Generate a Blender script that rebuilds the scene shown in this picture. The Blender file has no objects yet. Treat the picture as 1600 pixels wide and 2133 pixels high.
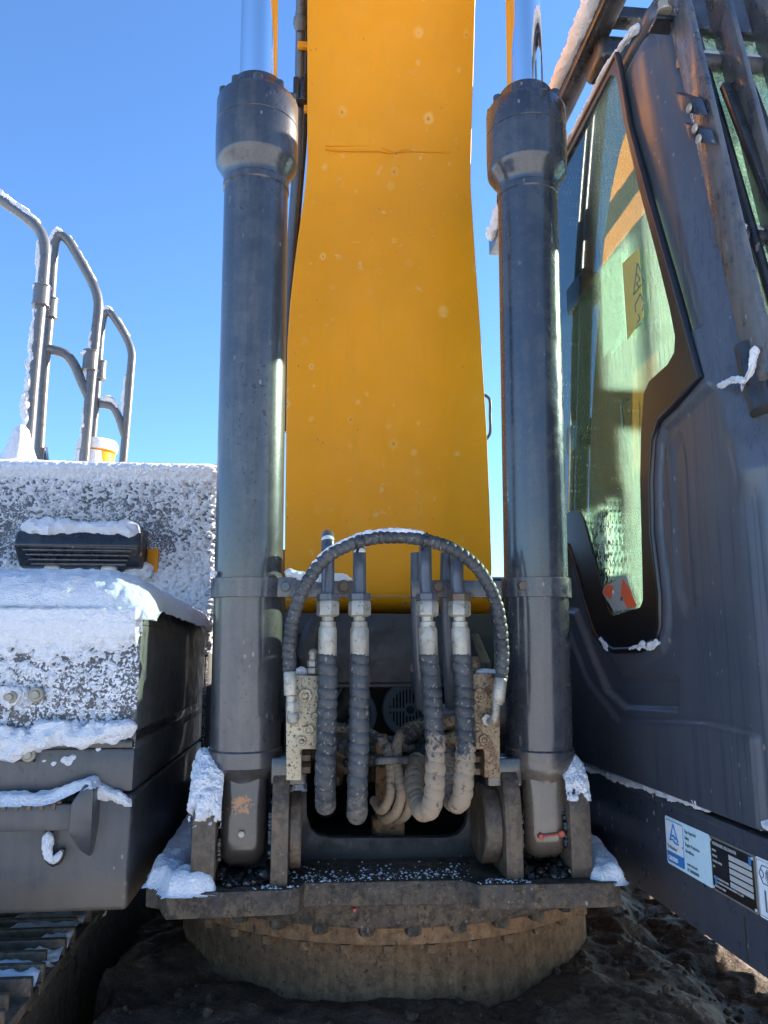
import bpy, bmesh, math, random
import numpy as np
from mathutils import Vector, Matrix
random.seed(4)
R = math.radians
S = bpy.context.scene
COL = S.collection

# ---------------------------------------------------------------- camera, sky, sun, exposure
CAM = np.array([-.205, 0., 1.6]); YAW = 5.5; PITCH = 10.5; FPX = 1603.
cd = bpy.data.cameras.new('camera'); cam = bpy.data.objects.new('camera', cd); COL.objects.link(cam)
cam.location = CAM; cam.rotation_euler = (R(90 + PITCH), 0, R(-YAW))
cd.sensor_fit = 'HORIZONTAL'; cd.sensor_width = 36; cd.lens = FPX / 1600 * 36
cd.clip_start = .05; cd.clip_end = 3000
S.camera = cam
SUN_AZ, SUN_EL = 68., 23.
w = bpy.data.worlds.new('World'); S.world = w; w.use_nodes = True
wn = w.node_tree; bg = wn.nodes['Background']
sky = wn.nodes.new('ShaderNodeTexSky'); sky.sky_type = 'NISHITA'; sky.sun_disc = False
sky.sun_elevation = R(SUN_EL); sky.sun_rotation = R(SUN_AZ); sky.altitude = 300
sky.air_density = 1.0; sky.dust_density = 0.; sky.ozone_density = 7.
wn.links.new(sky.outputs[0], bg.inputs[0]); bg.inputs[1].default_value = .090
sl = bpy.data.lights.new('sun', 'SUN'); sl.energy = 5.0; sl.angle = R(.5); sl.color = (1, .89, .74)
so = bpy.data.objects.new('sun', sl); COL.objects.link(so)
sd = Vector((math.sin(R(SUN_AZ)) * math.cos(R(SUN_EL)), math.cos(R(SUN_AZ)) * math.cos(R(SUN_EL)), math.sin(R(SUN_EL))))
so.rotation_euler = (-sd).to_track_quat('-Z', 'Y').to_euler(); so.location = (8, 4, 9)
S.view_settings.view_transform = 'Standard'; S.view_settings.look = 'None'
S.view_settings.gamma = 1; S.view_settings.exposure = 2.05

# ---------------------------------------------------------------- pixel -> point on a plane of the place
_y, _p = R(YAW), R(PITCH)
_fw = np.array([math.sin(_y) * math.cos(_p), math.cos(_y) * math.cos(_p), math.sin(_p)])
_r = np.array([math.cos(_y), -math.sin(_y), 0.]); _u = np.cross(_r, _fw)
def A(px, py, X=None, Y=None, Z=None):
    d = _fw * FPX + _r * (px - 800) - _u * (py - 1066.5)
    k = [(v - CAM[i]) / d[i] for i, v in enumerate((X, Y, Z)) if v is not None][0]
    return Vector(CAM + d * k)

# ---------------------------------------------------------------- object helpers
ROOT = bpy.data.objects.new('excavator', None); COL.objects.link(ROOT)
ROOT.location = (0, 2.53, 0); ROOT.empty_display_size = .3
ROOT['label'] = 'yellow boom excavator with dark grey cylinders, cab and boxes crusted with snow'
ROOT['category'] = 'excavator'
def link(name, me, mat, parent=ROOT, smooth=True, label=None):
    o = bpy.data.objects.new(name, me); COL.objects.link(o)
    if mat is not None: me.materials.append(mat)
    if smooth:
        me.polygons.foreach_set('use_smooth', [True] * len(me.polygons))
        try: me.set_sharp_from_angle(angle=R(38))
        except Exception: pass
    if parent is not None:
        o.parent = parent
        if parent is ROOT: o.matrix_parent_inverse = Matrix.Translation((0, -2.53, 0))
    if label: o['label'] = label
    return o
def tag(o, label, cat=None, kind=None, group=None):
    o['label'] = label
    if cat: o['category'] = cat
    if kind: o['kind'] = kind
    if group: o['group'] = group
    return o
class MB:
    """collects shapes into one mesh"""
    def __init__(s): s.v = []; s.f = []
    def add(s, vs, fs):
        n = len(s.v); s.v += [tuple(map(float, v)) for v in vs]; s.f += [tuple(i + n for i in f) for f in fs]; return s
    def bm(s, bm):
        bm.verts.index_update(); s.add([v.co for v in bm.verts], [[v.index for v in f.verts] for f in bm.faces]); bm.free(); return s
    def box(s, lo, hi, bev=.004, M=None, seg=2):
        bm = bmesh.new(); bmesh.ops.create_cube(bm, size=1)
        lo = Vector(lo); hi = Vector(hi); c = (lo + hi) / 2; d = hi - lo
        for v in bm.verts: v.co = Vector((v.co.x * d.x, v.co.y * d.y, v.co.z * d.z)) + c
        if bev: bmesh.ops.bevel(bm, geom=bm.edges[:], offset=min(bev, min(abs(d.x), abs(d.y), abs(d.z)) * .45), segments=seg, affect='EDGES', profile=.5)
        if M is not None: bm.transform(M)
        return s.bm(bm)
    def beam(s, a, b, w, d, side=(1, 0, 0), bev=.003):
        a = Vector(a); b = Vector(b); z = (b - a).normalized(); x = Vector(side); x = (x - z * x.dot(z)).normalized(); y = z.cross(x)
        M = Matrix((x, y, z)).transposed().to_4x4(); M.translation = a
        return s.box((-w / 2, -d / 2, 0), (w / 2, d / 2, (b - a).length), bev, M)
    def lathe(s, a, b, prof, n=32, caps=True):
        """prof: list of (t metres along a->b, radius)"""
        a = Vector(a); z = (Vector(b) - a).normalized(); x = z.orthogonal().normalized(); y = z.cross(x)
        vs = []; fs = []
        for t, r in prof:
            for k in range(n):
                q = 2 * math.pi * k / n; vs.append(a + z * t + (x * math.cos(q) + y * math.sin(q)) * r)
        m = len(prof)
        for i in range(m - 1):
            for k in range(n):
                k2 = (k + 1) % n; fs.append((i * n + k, i * n + k2, (i + 1) * n + k2, (i + 1) * n + k))
        if caps: fs.append(tuple(reversed(range(n)))); fs.append(tuple((m - 1) * n + k for k in range(n)))
        return s.add(vs, fs)
    def cyl(s, a, b, r, n=32, bev=.002, r2=None):
        L = (Vector(b) - Vector(a)).length; r2 = r if r2 is None else r2; bev = min(bev, L * .3)
        return s.lathe(a, b, [(0, r - bev), (bev, r), (L - bev, r2), (L, r2 - bev)], n)
    def hexa(s, a, b, r): return s.lathe(a, b, [(0, r * .9), (.15 * (Vector(b) - Vector(a)).length, r), (.85 * (Vector(b) - Vector(a)).length, r), ((Vector(b) - Vector(a)).length, r * .9)], 6)
    def tube(s, pts, r, n=14, step=.02, rf=None, caps=True, smooth=True):
        P = spline(pts, step) if smooth else np.array([tuple(p) for p in pts], float)
        T = np.gradient(P, axis=0); T /= np.linalg.norm(T, axis=1)[:, None] + 1e-9
        N = np.array(Vector(T[0]).orthogonal().normalized()); L = np.concatenate([[0], np.cumsum(np.linalg.norm(np.diff(P, axis=0), axis=1))])
        vs = []; fs = []
        for i in range(len(P)):
            N = N - T[i] * N.dot(T[i]); N /= np.linalg.norm(N); B = np.cross(T[i], N)
            for k in range(n):
                q = 2 * math.pi * k / n
                d = N * math.cos(q) + B * math.sin(q)
                rr = rf(L[i], q, d, P[i]) if rf else r
                vs.append(P[i] + d * rr)
        m = len(P)
        for i in range(m - 1):
            for k in range(n):
                k2 = (k + 1) % n; fs.append((i * n + k, i * n + k2, (i + 1) * n + k2, (i + 1) * n + k))
        if caps: fs.append(tuple(reversed(range(n)))); fs.append(tuple((m - 1) * n + k for k in range(n)))
        return s.add(vs, fs)
    def corr(s, pts, r, pitch, n=20, depth=.20):
        def rf(L, q, d, p):
            ph = (L / pitch + .11 * math.sin(q + .8) + .12 * math.sin(L * 61)) % 1
            return r * (1 - depth + depth * (math.sin(math.pi * ph) ** .36)) * (1 + .04 * math.sin(L * 37 + q) * math.sin(L * 91))
        return s.tube(pts, r, n, pitch / 11, rf)
    def sphere(s, c, r, n=16, sq=(1, 1, 1)):
        bm = bmesh.new(); bmesh.ops.create_uvsphere(bm, u_segments=n, v_segments=n // 2, radius=r)
        for v in bm.verts: v.co = Vector((v.co.x * sq[0], v.co.y * sq[1], v.co.z * sq[2])) + Vector(c)
        return s.bm(bm)
    def prism(s, poly, n, bev=0, seg=2):
        """poly: 3-D outline; n: extrusion vector"""
        bm = bmesh.new(); vs = [bm.verts.new(Vector(p)) for p in poly]; f = bm.faces.new(vs)
        g = bmesh.ops.extrude_face_region(bm, geom=[f]); ev = [e for e in g['geom'] if isinstance(e, bmesh.types.BMVert)]
        bmesh.ops.translate(bm, verts=ev, vec=Vector(n)); bmesh.ops.recalc_face_normals(bm, faces=bm.faces[:])
        if bev: bmesh.ops.bevel(bm, geom=bm.edges[:], offset=bev, segments=seg, affect='EDGES', profile=.5)
        bmesh.ops.triangulate(bm, faces=[f for f in bm.faces if len(f.verts) > 4])
        return s.bm(bm)
    def build(s, name, mat, parent=ROOT, smooth=True, label=None):
        me = bpy.data.meshes.new(name); me.from_pydata(s.v, [], s.f); me.validate(); me.update()
        return link(name, me, mat, parent, smooth, label)
def spline(pts, step=.02):
    P = np.array([tuple(p) for p in pts], float)
    if len(P) == 2:
        n = max(2, int(np.linalg.norm(P[1] - P[0]) / step) + 1); return np.linspace(P[0], P[1], n)
    Q = np.vstack([2 * P[0] - P[1], P, 2 * P[-1] - P[-2]]); out = []
    for i in range(1, len(Q) - 2):
        p0, p1, p2, p3 = Q[i - 1:i + 3]; n = max(2, int(np.linalg.norm(p2 - p1) / step))
        t0 = 0; t1 = t0 + np.linalg.norm(p1 - p0) ** .5 + 1e-6; t2 = t1 + np.linalg.norm(p2 - p1) ** .5 + 1e-6; t3 = t2 + np.linalg.norm(p3 - p2) ** .5 + 1e-6
        for t in np.linspace(t1, t2, n, endpoint=False):
            A1 = (t1 - t) / (t1 - t0) * p0 + (t - t0) / (t1 - t0) * p1; A2 = (t2 - t) / (t2 - t1) * p1 + (t - t1) / (t2 - t1) * p2; A3 = (t3 - t) / (t3 - t2) * p2 + (t - t2) / (t3 - t2) * p3
            B1 = (t2 - t) / (t2 - t0) * A1 + (t - t0) / (t2 - t0) * A2; B2 = (t3 - t) / (t3 - t1) * A2 + (t - t1) / (t3 - t1) * A3
            out.append((t2 - t) / (t2 - t1) * B1 + (t - t1) / (t2 - t1) * B2)
    out.append(P[-1]); return np.array(out)
def _hash(ix, iy, seed):
    h = (ix.astype(np.int64) * 374761393 + iy.astype(np.int64) * 668265263 + seed * 2147483647) & 0xffffffff
    h = ((h ^ (h >> 13)) * 1274126177) & 0xffffffff
    return ((h ^ (h >> 16)) & 0xffff) / 65535.
def vn(x, y, seed=0):
    x = np.asarray(x, float); y = np.asarray(y, float)
    ix = np.floor(x); iy = np.floor(y); fx = x - ix; fy = y - iy; fx = fx * fx * (3 - 2 * fx); fy = fy * fy * (3 - 2 * fy)
    a = _hash(ix, iy, seed); b = _hash(ix + 1, iy, seed); c = _hash(ix, iy + 1, seed); d = _hash(ix + 1, iy + 1, seed)
    return (a + (b - a) * fx) * (1 - fy) + (c + (d - c) * fx) * fy
def fbm(x, y, o=4, seed=0):
    t = 0; a = .5; n = 0
    for i in range(o): t = t + a * vn(x * 2 ** i, y * 2 ** i, seed + i * 7); n += a; a *= .5
    return t / n
def ss(a, b, x): t = np.clip((x - a) / (b - a), 0, 1); return t * t * (3 - 2 * t)
def pdist(poly, X, Y):
    """signed distance, + inside"""
    n = len(poly); d = np.full(X.shape, 1e9); ins = np.zeros(X.shape, bool)
    for i in range(n):
        ax, ay = poly[i]; bx, by = poly[(i + 1) % n]; ex, ey = bx - ax, by - ay
        t = np.clip(((X - ax) * ex + (Y - ay) * ey) / (ex * ex + ey * ey + 1e-12), 0, 1)
        d = np.minimum(d, np.hypot(X - ax - t * ex, Y - ay - t * ey))
        if abs(ey) > 1e-12:
            c = ((ay > Y) != (by > Y)) & (X < (bx - ax) * (Y - ay) / ey + ax); ins ^= c
    return np.where(ins, d, -d)
def grid(P, keep=None):
    """P: (nv,nu,3) -> MB ; keep: (nv,nu) bool per vertex"""
    nv, nu = P.shape[:2]; idx = np.arange(nv * nu).reshape(nv, nu)
    F = np.stack([idx[:-1, :-1], idx[:-1, 1:], idx[1:, 1:], idx[1:, :-1]], -1).reshape(-1, 4)
    if keep is not None:
        k = keep; kk = (k[:-1, :-1] | k[:-1, 1:] | k[1:, 1:] | k[1:, :-1]).reshape(-1); F = F[kk]
        used = np.unique(F); m = -np.ones(nv * nu, int); m[used] = np.arange(len(used)); F = m[F]; V = P.reshape(-1, 3)[used]
    else: V = P.reshape(-1, 3)
    b = MB(); b.v = [tuple(v) for v in V.tolist()]; b.f = [tuple(f) for f in F.tolist()]; return b
def patch(poly, O, u, v, h, cell=.006, edge=.02, rag=.02, rough=.3, seed=0, nscale=25):
    """a lump of snow lying on a plane: poly in (u,v) metres"""
    O = np.array(O, float); u = np.array(u, float); v = np.array(v, float); n = np.cross(u, v)
    p = np.array(poly); lo = p.min(0) - rag; hi = p.max(0) + rag
    U, V = np.meshgrid(np.arange(lo[0], hi[0], cell), np.arange(lo[1], hi[1], cell))
    d = pdist(poly, U, V) + (fbm(U * nscale, V * nscale, 4, seed) - .5) * 2 * rag
    t = np.clip(d / edge, 0, 1)
    H = h * np.sqrt(1 - (1 - t) ** 2) * (1 + (fbm(U * nscale * 1.5, V * nscale * 1.5, 4, seed + 3) - .5) * 2 * rough) + np.clip(d, -.01, 0)*.6 - .0005
    P = O + U[..., None] * u + V[..., None] * v + H[..., None] * n
    return grid(P, d > -.006)
def rope(mb, pts, r, jit=.35, off=(0, 0, 0), seed=0, step=.012, n=12, sq=None):
    off = Vector(off); pts = [Vector(p) + off for p in pts]
    def rf(L, q, d, p):
        k = float(vn(np.array(L * 45 + seed), np.array(q * 1.6), seed)) ; e = float(vn(np.array(L * 9 + seed), np.array(.5), seed + 2))
        f = float(fbm(np.array(L * 230 + seed), np.array(q * 5.), 2, seed + 9))
        tp = min(1., math.sqrt(max(0., min(L, tot - L)) / (r * 1.2) + .01))
        return r * (1 + jit * (k - .5) * 2) * (.55 + .8 * e) * tp + (f - .5) * min(.010, r * .55) * tp
    Q = spline(pts, step); tot = float(np.linalg.norm(np.diff(Q, axis=0), axis=1).sum())
    return mb.tube(pts, r, n, step, rf)

# ---------------------------------------------------------------- materials
class NT:
    def __init__(s, name):
        s.m = bpy.data.materials.new(name); s.m.use_nodes = True; s.t = s.m.node_tree; s.N = s.t.nodes; s.L = s.t.links
        s.b = s.N['Principled BSDF']; s.out = s.N['Material Output']; s.tc = s.N.new('ShaderNodeTexCoord').outputs['Object']
    def set(s, sock, v):
        if isinstance(v, bpy.types.NodeSocket): s.L.new(v, sock)
        elif isinstance(v, tuple) and len(v) == 3 and sock.type == 'RGBA': sock.default_value = (*v, 1)
        else: sock.default_value = v
    def map(s, sc=(1, 1, 1), rot=(0, 0, 0), loc=(0, 0, 0)):
        m = s.N.new('ShaderNodeMapping'); s.L.new(s.tc, m.inputs[0]); m.inputs['Scale'].default_value = sc; m.inputs['Rotation'].default_value = rot; m.inputs['Location'].default_value = loc; return m.outputs[0]
    def noise(s, scale, detail=4, rough=.55, vec=None, dist=0):
        n = s.N.new('ShaderNodeTexNoise'); s.L.new(vec or s.tc, n.inputs['Vector']); n.inputs['Scale'].default_value = scale; n.inputs['Detail'].default_value = detail; n.inputs['Roughness'].default_value = rough; n.inputs['Distortion'].default_value = dist; return n.outputs['Fac']
    def vor(s, scale, vec=None, feat='F1', rnd=1):
        n = s.N.new('ShaderNodeTexVoronoi'); s.L.new(vec or s.tc, n.inputs['Vector']); n.inputs['Scale'].default_value = scale; n.feature = feat; n.inputs['Randomness'].default_value = rnd; return n
    def ramp(s, x, a, b, lo=0., hi=1.):
        n = s.N.new('ShaderNodeMapRange'); s.L.new(x, n.inputs[0]); n.inputs[1].default_value = a; n.inputs[2].default_value = b; n.inputs[3].default_value = lo; n.inputs[4].default_value = hi; n.interpolation_type = 'SMOOTHSTEP'; return n.outputs[0]
    def math(s, op, a, b=0.):
        n = s.N.new('ShaderNodeMath'); n.operation = op; s.set(n.inputs[0], a); s.set(n.inputs[1], b); n.use_clamp = False; return n.outputs[0]
    def mix(s, f, a, b):
        n = s.N.new('ShaderNodeMix'); n.data_type = 'RGBA'; s.set(n.inputs[0], f); s.set(n.inputs[6], a); s.set(n.inputs[7], b); return n.outputs[2]
    def sep(s, ax):
        n = s.N.new('ShaderNodeSeparateXYZ'); s.L.new(s.tc, n.inputs[0]); return n.outputs[ax]
    def bump(s, h, strength=.3, dist=.002):
        n = s.N.new('ShaderNodeBump'); s.L.new(h, n.inputs['Height']); n.inputs['Strength'].default_value = strength; n.inputs['Distance'].default_value = dist; s.L.new(n.outputs[0], s.b.inputs['Normal']); return n
    def fin(s, col, rough=.5, metal=0., spec=.5, coat=0.):
        s.set(s.b.inputs['Base Color'], col); s.set(s.b.inputs['Roughness'], rough); s.set(s.b.inputs['Metallic'], metal); s.b.inputs['Specular IOR Level'].default_value = spec
        if coat: s.b.inputs['Coat Weight'].default_value = coat; s.b.inputs['Coat Roughness'].default_value = .08
        return s.m
def paint(name, base, dust=(.16, .15, .135), amt=.4, rough=.33, speck=(.3, .28, .24), spk=.5, streak=.5, pits=.5, coat=.3, muds=None, bmp=.28, patch=None, mott=1., frost=0., drips=0., grit=0.):
    n = NT(name)
    big = n.noise(3.2, 5, .6); st = n.noise(1, 6, .65, n.map((38, 38, 1.6))); fine = n.noise(120, 3, .6); mid = n.noise(22, 6, .65)
    f = n.math('MULTIPLY', n.ramp(n.math('ADD', n.math('ADD', n.math('MULTIPLY', big, .40), n.math('MULTIPLY', mid, .25)), n.math('MULTIPLY', st, .35)), .42, .60), amt)
    c = n.mix(f, base, dust)
    c = n.mix(n.ramp(mid, .56, .70, 0, (.5 * amt + .1) * mott), c, tuple(x * .35 for x in base))
    c = n.mix(n.ramp(st, .60, .72, 0, .30 * streak), c, tuple(x * .55 for x in base))
    v = n.vor(55, n.map((1, 1, .55)))
    sel = n.ramp(n.noise(9, 3), .5, .62)
    sp = n.math('MULTIPLY', n.math('LESS_THAN', v.outputs['Distance'], .17), n.math('GREATER_THAN', v.outputs['Color'], .5))
    c = n.mix(n.math('MULTIPLY', n.math('MULTIPLY', sp, sel), spk), c, speck)
    pt = n.math('MAXIMUM', n.ramp(n.noise(95, 2, .5, n.map((1, 1, .75))), .635, .665), n.ramp(n.noise(34, 4, .6, n.map((1, 1, .8), loc=(4, 2, 1))), .70, .72))
    sel2 = n.ramp(n.noise(5, 3), .42, .58)
    c = n.mix(n.math('MULTIPLY', n.math('MULTIPLY', pt, sel2), pits), c, (.012, .011, .011))
    if muds:
        z = n.sep(2); mk = n.math('ADD', n.ramp(z, muds[0], muds[1], 1, 0), n.math('MULTIPLY', n.math('SUBTRACT', mid, .5), 1.1))
        c = n.mix(n.ramp(mk, .3, .8, 0, muds[3]), c, muds[2])
    if grit:
        gn_ = n.noise(42, 7, .8); c = n.mix(n.ramp(gn_, .40, .56, grit, 0), c, tuple(x * .22 for x in base)); c = n.mix(n.ramp(n.noise(88, 5, .8, n.map((1, 1, 1), loc=(5, 5, 5))), .57, .68, 0, grit * .7), c, tuple(min(.6, x * 1.7) for x in dust)); mid = n.math('ADD', mid, gn_)
    if drips:
        dn = n.noise(1, 2, .5, n.map((120, 120, 1.3))); c = n.mix(n.math('MULTIPLY', n.math('MULTIPLY', n.ramp(dn, .575, .60), n.ramp(dn, .66, .63)), n.ramp(n.noise(1.7, 3), .40, .55, 0, drips)), c, tuple(x * .35 for x in base))
    if frost:
        fz = n.ramp(n.math('ADD', n.noise(150, 4, .75), n.math('MULTIPLY', n.math('SUBTRACT', n.noise(12, 3), .5), .35)), .50, .60, 0, frost); ge = n.N.new('ShaderNodeNewGeometry'); sx = n.N.new('ShaderNodeSeparateXYZ'); n.L.new(ge.outputs['True Normal'], sx.inputs[0]); fz = n.math('MULTIPLY', fz, n.ramp(sx.outputs[0], .75, .35)); c = n.mix(fz, c, (.80, .82, .86))
    if patch:
        vm = n.N.new('ShaderNodeVectorMath'); vm.operation = 'DISTANCE'; n.L.new(n.tc, vm.inputs[0]); vm.inputs[1].default_value = patch[0]
        k = n.math('ADD', n.ramp(vm.outputs['Value'], patch[1], 0, 0, 1), n.math('MULTIPLY', n.math('SUBTRACT', n.noise(85, 6, .75), .5), 3.4)); c = n.mix(n.ramp(k, .62, .85, 0, .85), c, patch[2])
    r = n.math('ADD', n.math('ADD', n.math('MULTIPLY', n.ramp(mid, .35, .65), .22 * mott), n.math('MULTIPLY', f, .35 * mott)), rough - .12 * mott)
    n.bump(n.math('ADD', n.math('MULTIPLY', fine, .4), n.math('ADD', n.math('MULTIPLY', mid, .7), n.math('MULTIPLY', pt, -.5))), bmp, .003)
    return n.fin(c, r, 0, .5, coat)
M = {}
M['grey'] = paint('grey_paint', (.033, .037, .047), amt=.55, rough=.30, pits=.7)
M['greyb'] = paint('grey_paint_blue', (.056, .063, .080), dust=(.095, .10, .108), amt=.3, rough=.34, coat=.12, spk=.5, streak=.7, pits=.12, bmp=.015, mott=.15, drips=.5, muds=(1.0, 1.35, (.075, .075, .075), .4))
M['greyc'] = paint('grey_paint_cylinder', (.030, .033, .040), bmp=.12, mott=.3, grit=.22, patch=((-.345, 1.80, 1.275), .045, (.33, .125, .03)), dust=(.105, .10, .092), amt=.55, rough=.27, streak=.9, pits=.8, coat=.5, muds=(1.2, 1.48, (.034, .028, .023), .85))
M['greyd'] = paint('grey_paint_clean', (.023, .027, .036), bmp=.06, mott=.45, dust=(.11, .105, .095), amt=.35, rough=.25, streak=.8, pits=.25, coat=.5, muds=(1.2, 1.50, (.12, .092, .064), .75))
M['base'] = paint('splashed_base_paint', (.036, .043, .060), dust=(.08, .08, .08), amt=.35, rough=.3, spk=.95, streak=.8, pits=.1, bmp=.03, mott=.3, speck=(.45, .42, .36))
M['rail'] = paint('rail_paint', (.085, .09, .095), dust=(.16, .16, .16), amt=.4, rough=.3, bmp=.05, mott=.4, pits=.2)
M['box'] = paint('grey_paint_box', (.040, .043, .050), dust=(.10, .095, .088), amt=.5, rough=.42, pits=.4, streak=.8, coat=.1, bmp=.12, mott=.5, muds=(1.04, 1.2, (.10, .075, .05), .6))
M['boxf'] = paint('frosted_grey_paint', (.040, .043, .050), dust=(.10, .095, .088), amt=.6, rough=.5, pits=.2, coat=.05, frost=.75)
M['dark'] = paint('black_plastic', (.010, .010, .012), amt=.12, rough=.35, pits=.1, spk=.5)
M['steel'] = paint('grimy_steel', (.034, .025, .017), dust=(.105, .076, .048), amt=1., bmp=.6, rough=.5, spk=.6, pits=.8, grit=.85, coat=0, speck=(.34, .32, .29))
M['lug'] = paint('muddy_steel', (.050, .036, .024), dust=(.14, .10, .064), amt=1., bmp=.4, rough=.5, spk=.3, pits=.5, grit=.6, coat=.15)
M['ring'] = paint('muddy_ring', (.14, .078, .038), dust=(.26, .155, .080), amt=.8, streak=.1, rough=.75, spk=.3, pits=.8, mott=1.5, grit=.45, coat=0)
M['inner'] = paint('dark_frame', (.022, .022, .024), dust=(.05, .042, .035), amt=.6, rough=.5, spk=.4, pits=.3, coat=0)
def m_yellow():
    n = NT('yellow_paint'); z = n.sep(2)
    st = n.noise(1, 5, .6, n.map((30, 30, 1.2))); big = n.noise(2.2, 4); mid = n.noise(17, 5)
    c = n.mix(n.ramp(big, .35, .7), (.70, .262, .003), (.60, .228, .005))
    c = n.mix(n.ramp(st, .45, .72, 0, .40), c, (.60, .25, .012))
    sc = n.math('MULTIPLY', n.ramp(n.noise(26, 5, .6), .62, .72), n.ramp(big, .42, .62))
    c = n.mix(n.math('MULTIPLY', sc, .5), c, (.62, .44, .22))
    v = n.vor(19, n.map((1, 1, .8))); d = n.math('ADD', v.outputs['Distance'], n.math('MULTIPLY', n.math('SUBTRACT', n.noise(90, 5, .7), .5), .26))
    s1 = n.math('GREATER_THAN', v.outputs['Color'], .38)
    def sized(vv, dd, lo): return n.math('DIVIDE', dd, n.math('MAXIMUM', n.math('SUBTRACT', vv.outputs['Color'], lo), .002))
    q = sized(v, d, .45)
    c = n.mix(n.math('MULTIPLY', n.ramp(q, .9, .45), n.ramp(n.noise(3.1, 3), .42, .62, .10, .45)), c, (.74, .44, .13))
    chip = n.ramp(q, .24, .17, 0, .7)
    c = n.mix(n.math('MULTIPLY', chip, .85), c, (.13, .12, .09))
    v2 = n.vor(48, n.map((1, 1, .6), loc=(3, 1, 2))); q2 = sized(v2, n.math('ADD', v2.outputs['Distance'], n.math('MULTIPLY', n.math('SUBTRACT', n.noise(160, 4, .7), .5), .2)), .5); s2 = 1.
    c = n.mix(n.ramp(q2, .34, .24, 0, .75), c, (.24, .15, .05))
    c = n.mix(n.ramp(n.math('ADD', z, n.math('MULTIPLY', st, .35)), 1.92, 1.80, 0, .5), c, (.20, .11, .02))  # boom foot darkened in the colour to carry the shading of its curve
    n.bump(n.math('SUBTRACT', n.noise(60, 4), n.math('MULTIPLY', chip, .8)), .12, .002)
    return n.fin(c, n.ramp(mid, .3, .7, .42, .6), 0, .22, 0)
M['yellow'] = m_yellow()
def m_chrome():
    n = NT('chrome'); return n.fin((.86, .86, .87), n.ramp(n.noise(1, 4, .6, n.map((60, 60, 1))), .3, .8, .03, .12), 1.)
M['chrome'] = m_chrome()
def m_zinc(name='zinc', base=(.38, .355, .295), rust=.6, metal=.4):
    n = NT(name); a = n.noise(60, 5, .65); b = n.noise(14, 4)
    c = n.mix(n.ramp(b, .35, .7), base, tuple(x * .6 for x in base)); c = n.mix(n.ramp(a, .52, .68, 0, rust), c, (.16, .085, .035)); c = n.mix(n.ramp(n.noise(130, 2), .66, .7, 0, .7), c, (.03, .025, .02))
    n.bump(a, .3, .001); return n.fin(c, .5, metal)
M['zinc'] = m_zinc()
def m_manif(name, base, spots, rustc, sh=0.):
    n = NT(name); a = n.noise(135, 4, .65); b = n.noise(30, 6, .7); g = n.noise(8, 3)
    c = n.mix(n.ramp(g, .35, .7), base, tuple(x * .72 for x in base)); c = n.mix(n.ramp(b, .52 + sh, .66 + sh, 0, spots), c, rustc); c = n.mix(n.math('MAXIMUM', n.ramp(a, .585 + sh * .5, .61 + sh * .5), n.ramp(n.noise(210, 2), .62, .66, 0, .7)), c, (.035, .022, .015))
    n.bump(n.math('ADD', a, b), .35, .0015); return n.fin(c, .5, .2)
M['manl'] = m_manif('manifold_pale', (.40, .34, .225), .55, (.22, .13, .06))
M['manr'] = m_manif('manifold_rusty', (.25, .175, .09), .95, (.11, .05, .025), -.06)
def m_hose(name, mud, z0, z1, mudc=(.25, .19, .13)):
    n = NT(name); a = n.noise(38, 6, .7); b = n.noise(110, 3); z = n.sep(2)
    base = n.mix(n.ramp(n.noise(12, 3), .35, .7), (.024, .027, .031), (.048, .052, .056))
    k = n.math('ADD', n.ramp(z, z0, z1, 1, 0), n.math('MULTIPLY', n.math('SUBTRACT', a, .5), 3.0))
    c = n.mix(n.ramp(k, .35, .65, 0, mud), base, mudc)
    c = n.mix(n.ramp(b, .60, .66, 0, .55), c, (.24, .21, .165)); c = n.mix(n.ramp(a, .585, .64, 0, .65), c, (.014, .015, .017))
    n.bump(n.math('ADD', a, b), .35, .002); return n.fin(c, n.ramp(k, .3, .7, .50, .85), 0, .4)
M['hose'] = m_hose('rubber_hose', .45, 1.22, 1.36, (.17, .15, .12)); M['hosem'] = m_hose('muddy_hose', .95, 1.30, 1.50)
M['hosea'] = m_hose('arch_hose', .5, 1.3, 1.7, (.12, .12, .115))
def m_snow(name='snow', sc=1.):
    n = NT(name); a = n.noise(170 * sc, 5, .7); b = n.noise(40 * sc, 4)
    n.bump(n.math('ADD', n.math('MULTIPLY', a, 1.4), b), 1., .008)
    return n.fin(n.mix(n.ramp(b, .3, .7), (.84, .86, .90), (.90, .91, .93)), .75, 0, .25)
M['snow'] = m_snow()
def m_soil():
    n = NT('soil'); a = n.noise(9, 7, .68); b = n.noise(60, 5, .7); g = n.noise(2.0, 4)
    c = n.mix(n.ramp(a, .3, .7), (.045, .027, .016), (.15, .090, .050)); c = n.mix(n.ramp(b, .55, .72, 0, .6), c, (.24, .155, .092)); c = n.mix(n.ramp(b, .42, .30, 0, .7), c, (.020, .013, .009))
    fr = n.math('MULTIPLY', n.ramp(n.noise(140, 3), .58, .66), n.ramp(g, .42, .6)); c = n.mix(n.math('MULTIPLY', fr, .25), c, (.36, .35, .34))
    n.bump(n.math('ADD', n.math('MULTIPLY', a, 1.5), b), .9, .012); return n.fin(c, n.ramp(g, .4, .6, .55, .9), 0, .3)
M['soil'] = m_soil()
def m_ground():
    n = NT('snowy_ground'); a = n.noise(1.3, 7, .65); b = n.noise(30, 5)
    c = n.mix(n.ramp(b, .35, .65), (.06, .045, .032), (.16, .12, .085)); c = n.mix(n.ramp(a, .34, .44), c, (.84, .83, .82))
    n.bump(n.math('ADD', a, b), .8, .02); return n.fin(c, .85, 0, .2)
M['ground'] = m_ground()
M['rust'] = m_zinc('rusty_bolt', (.12, .085, .06), .8, .2)
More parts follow.
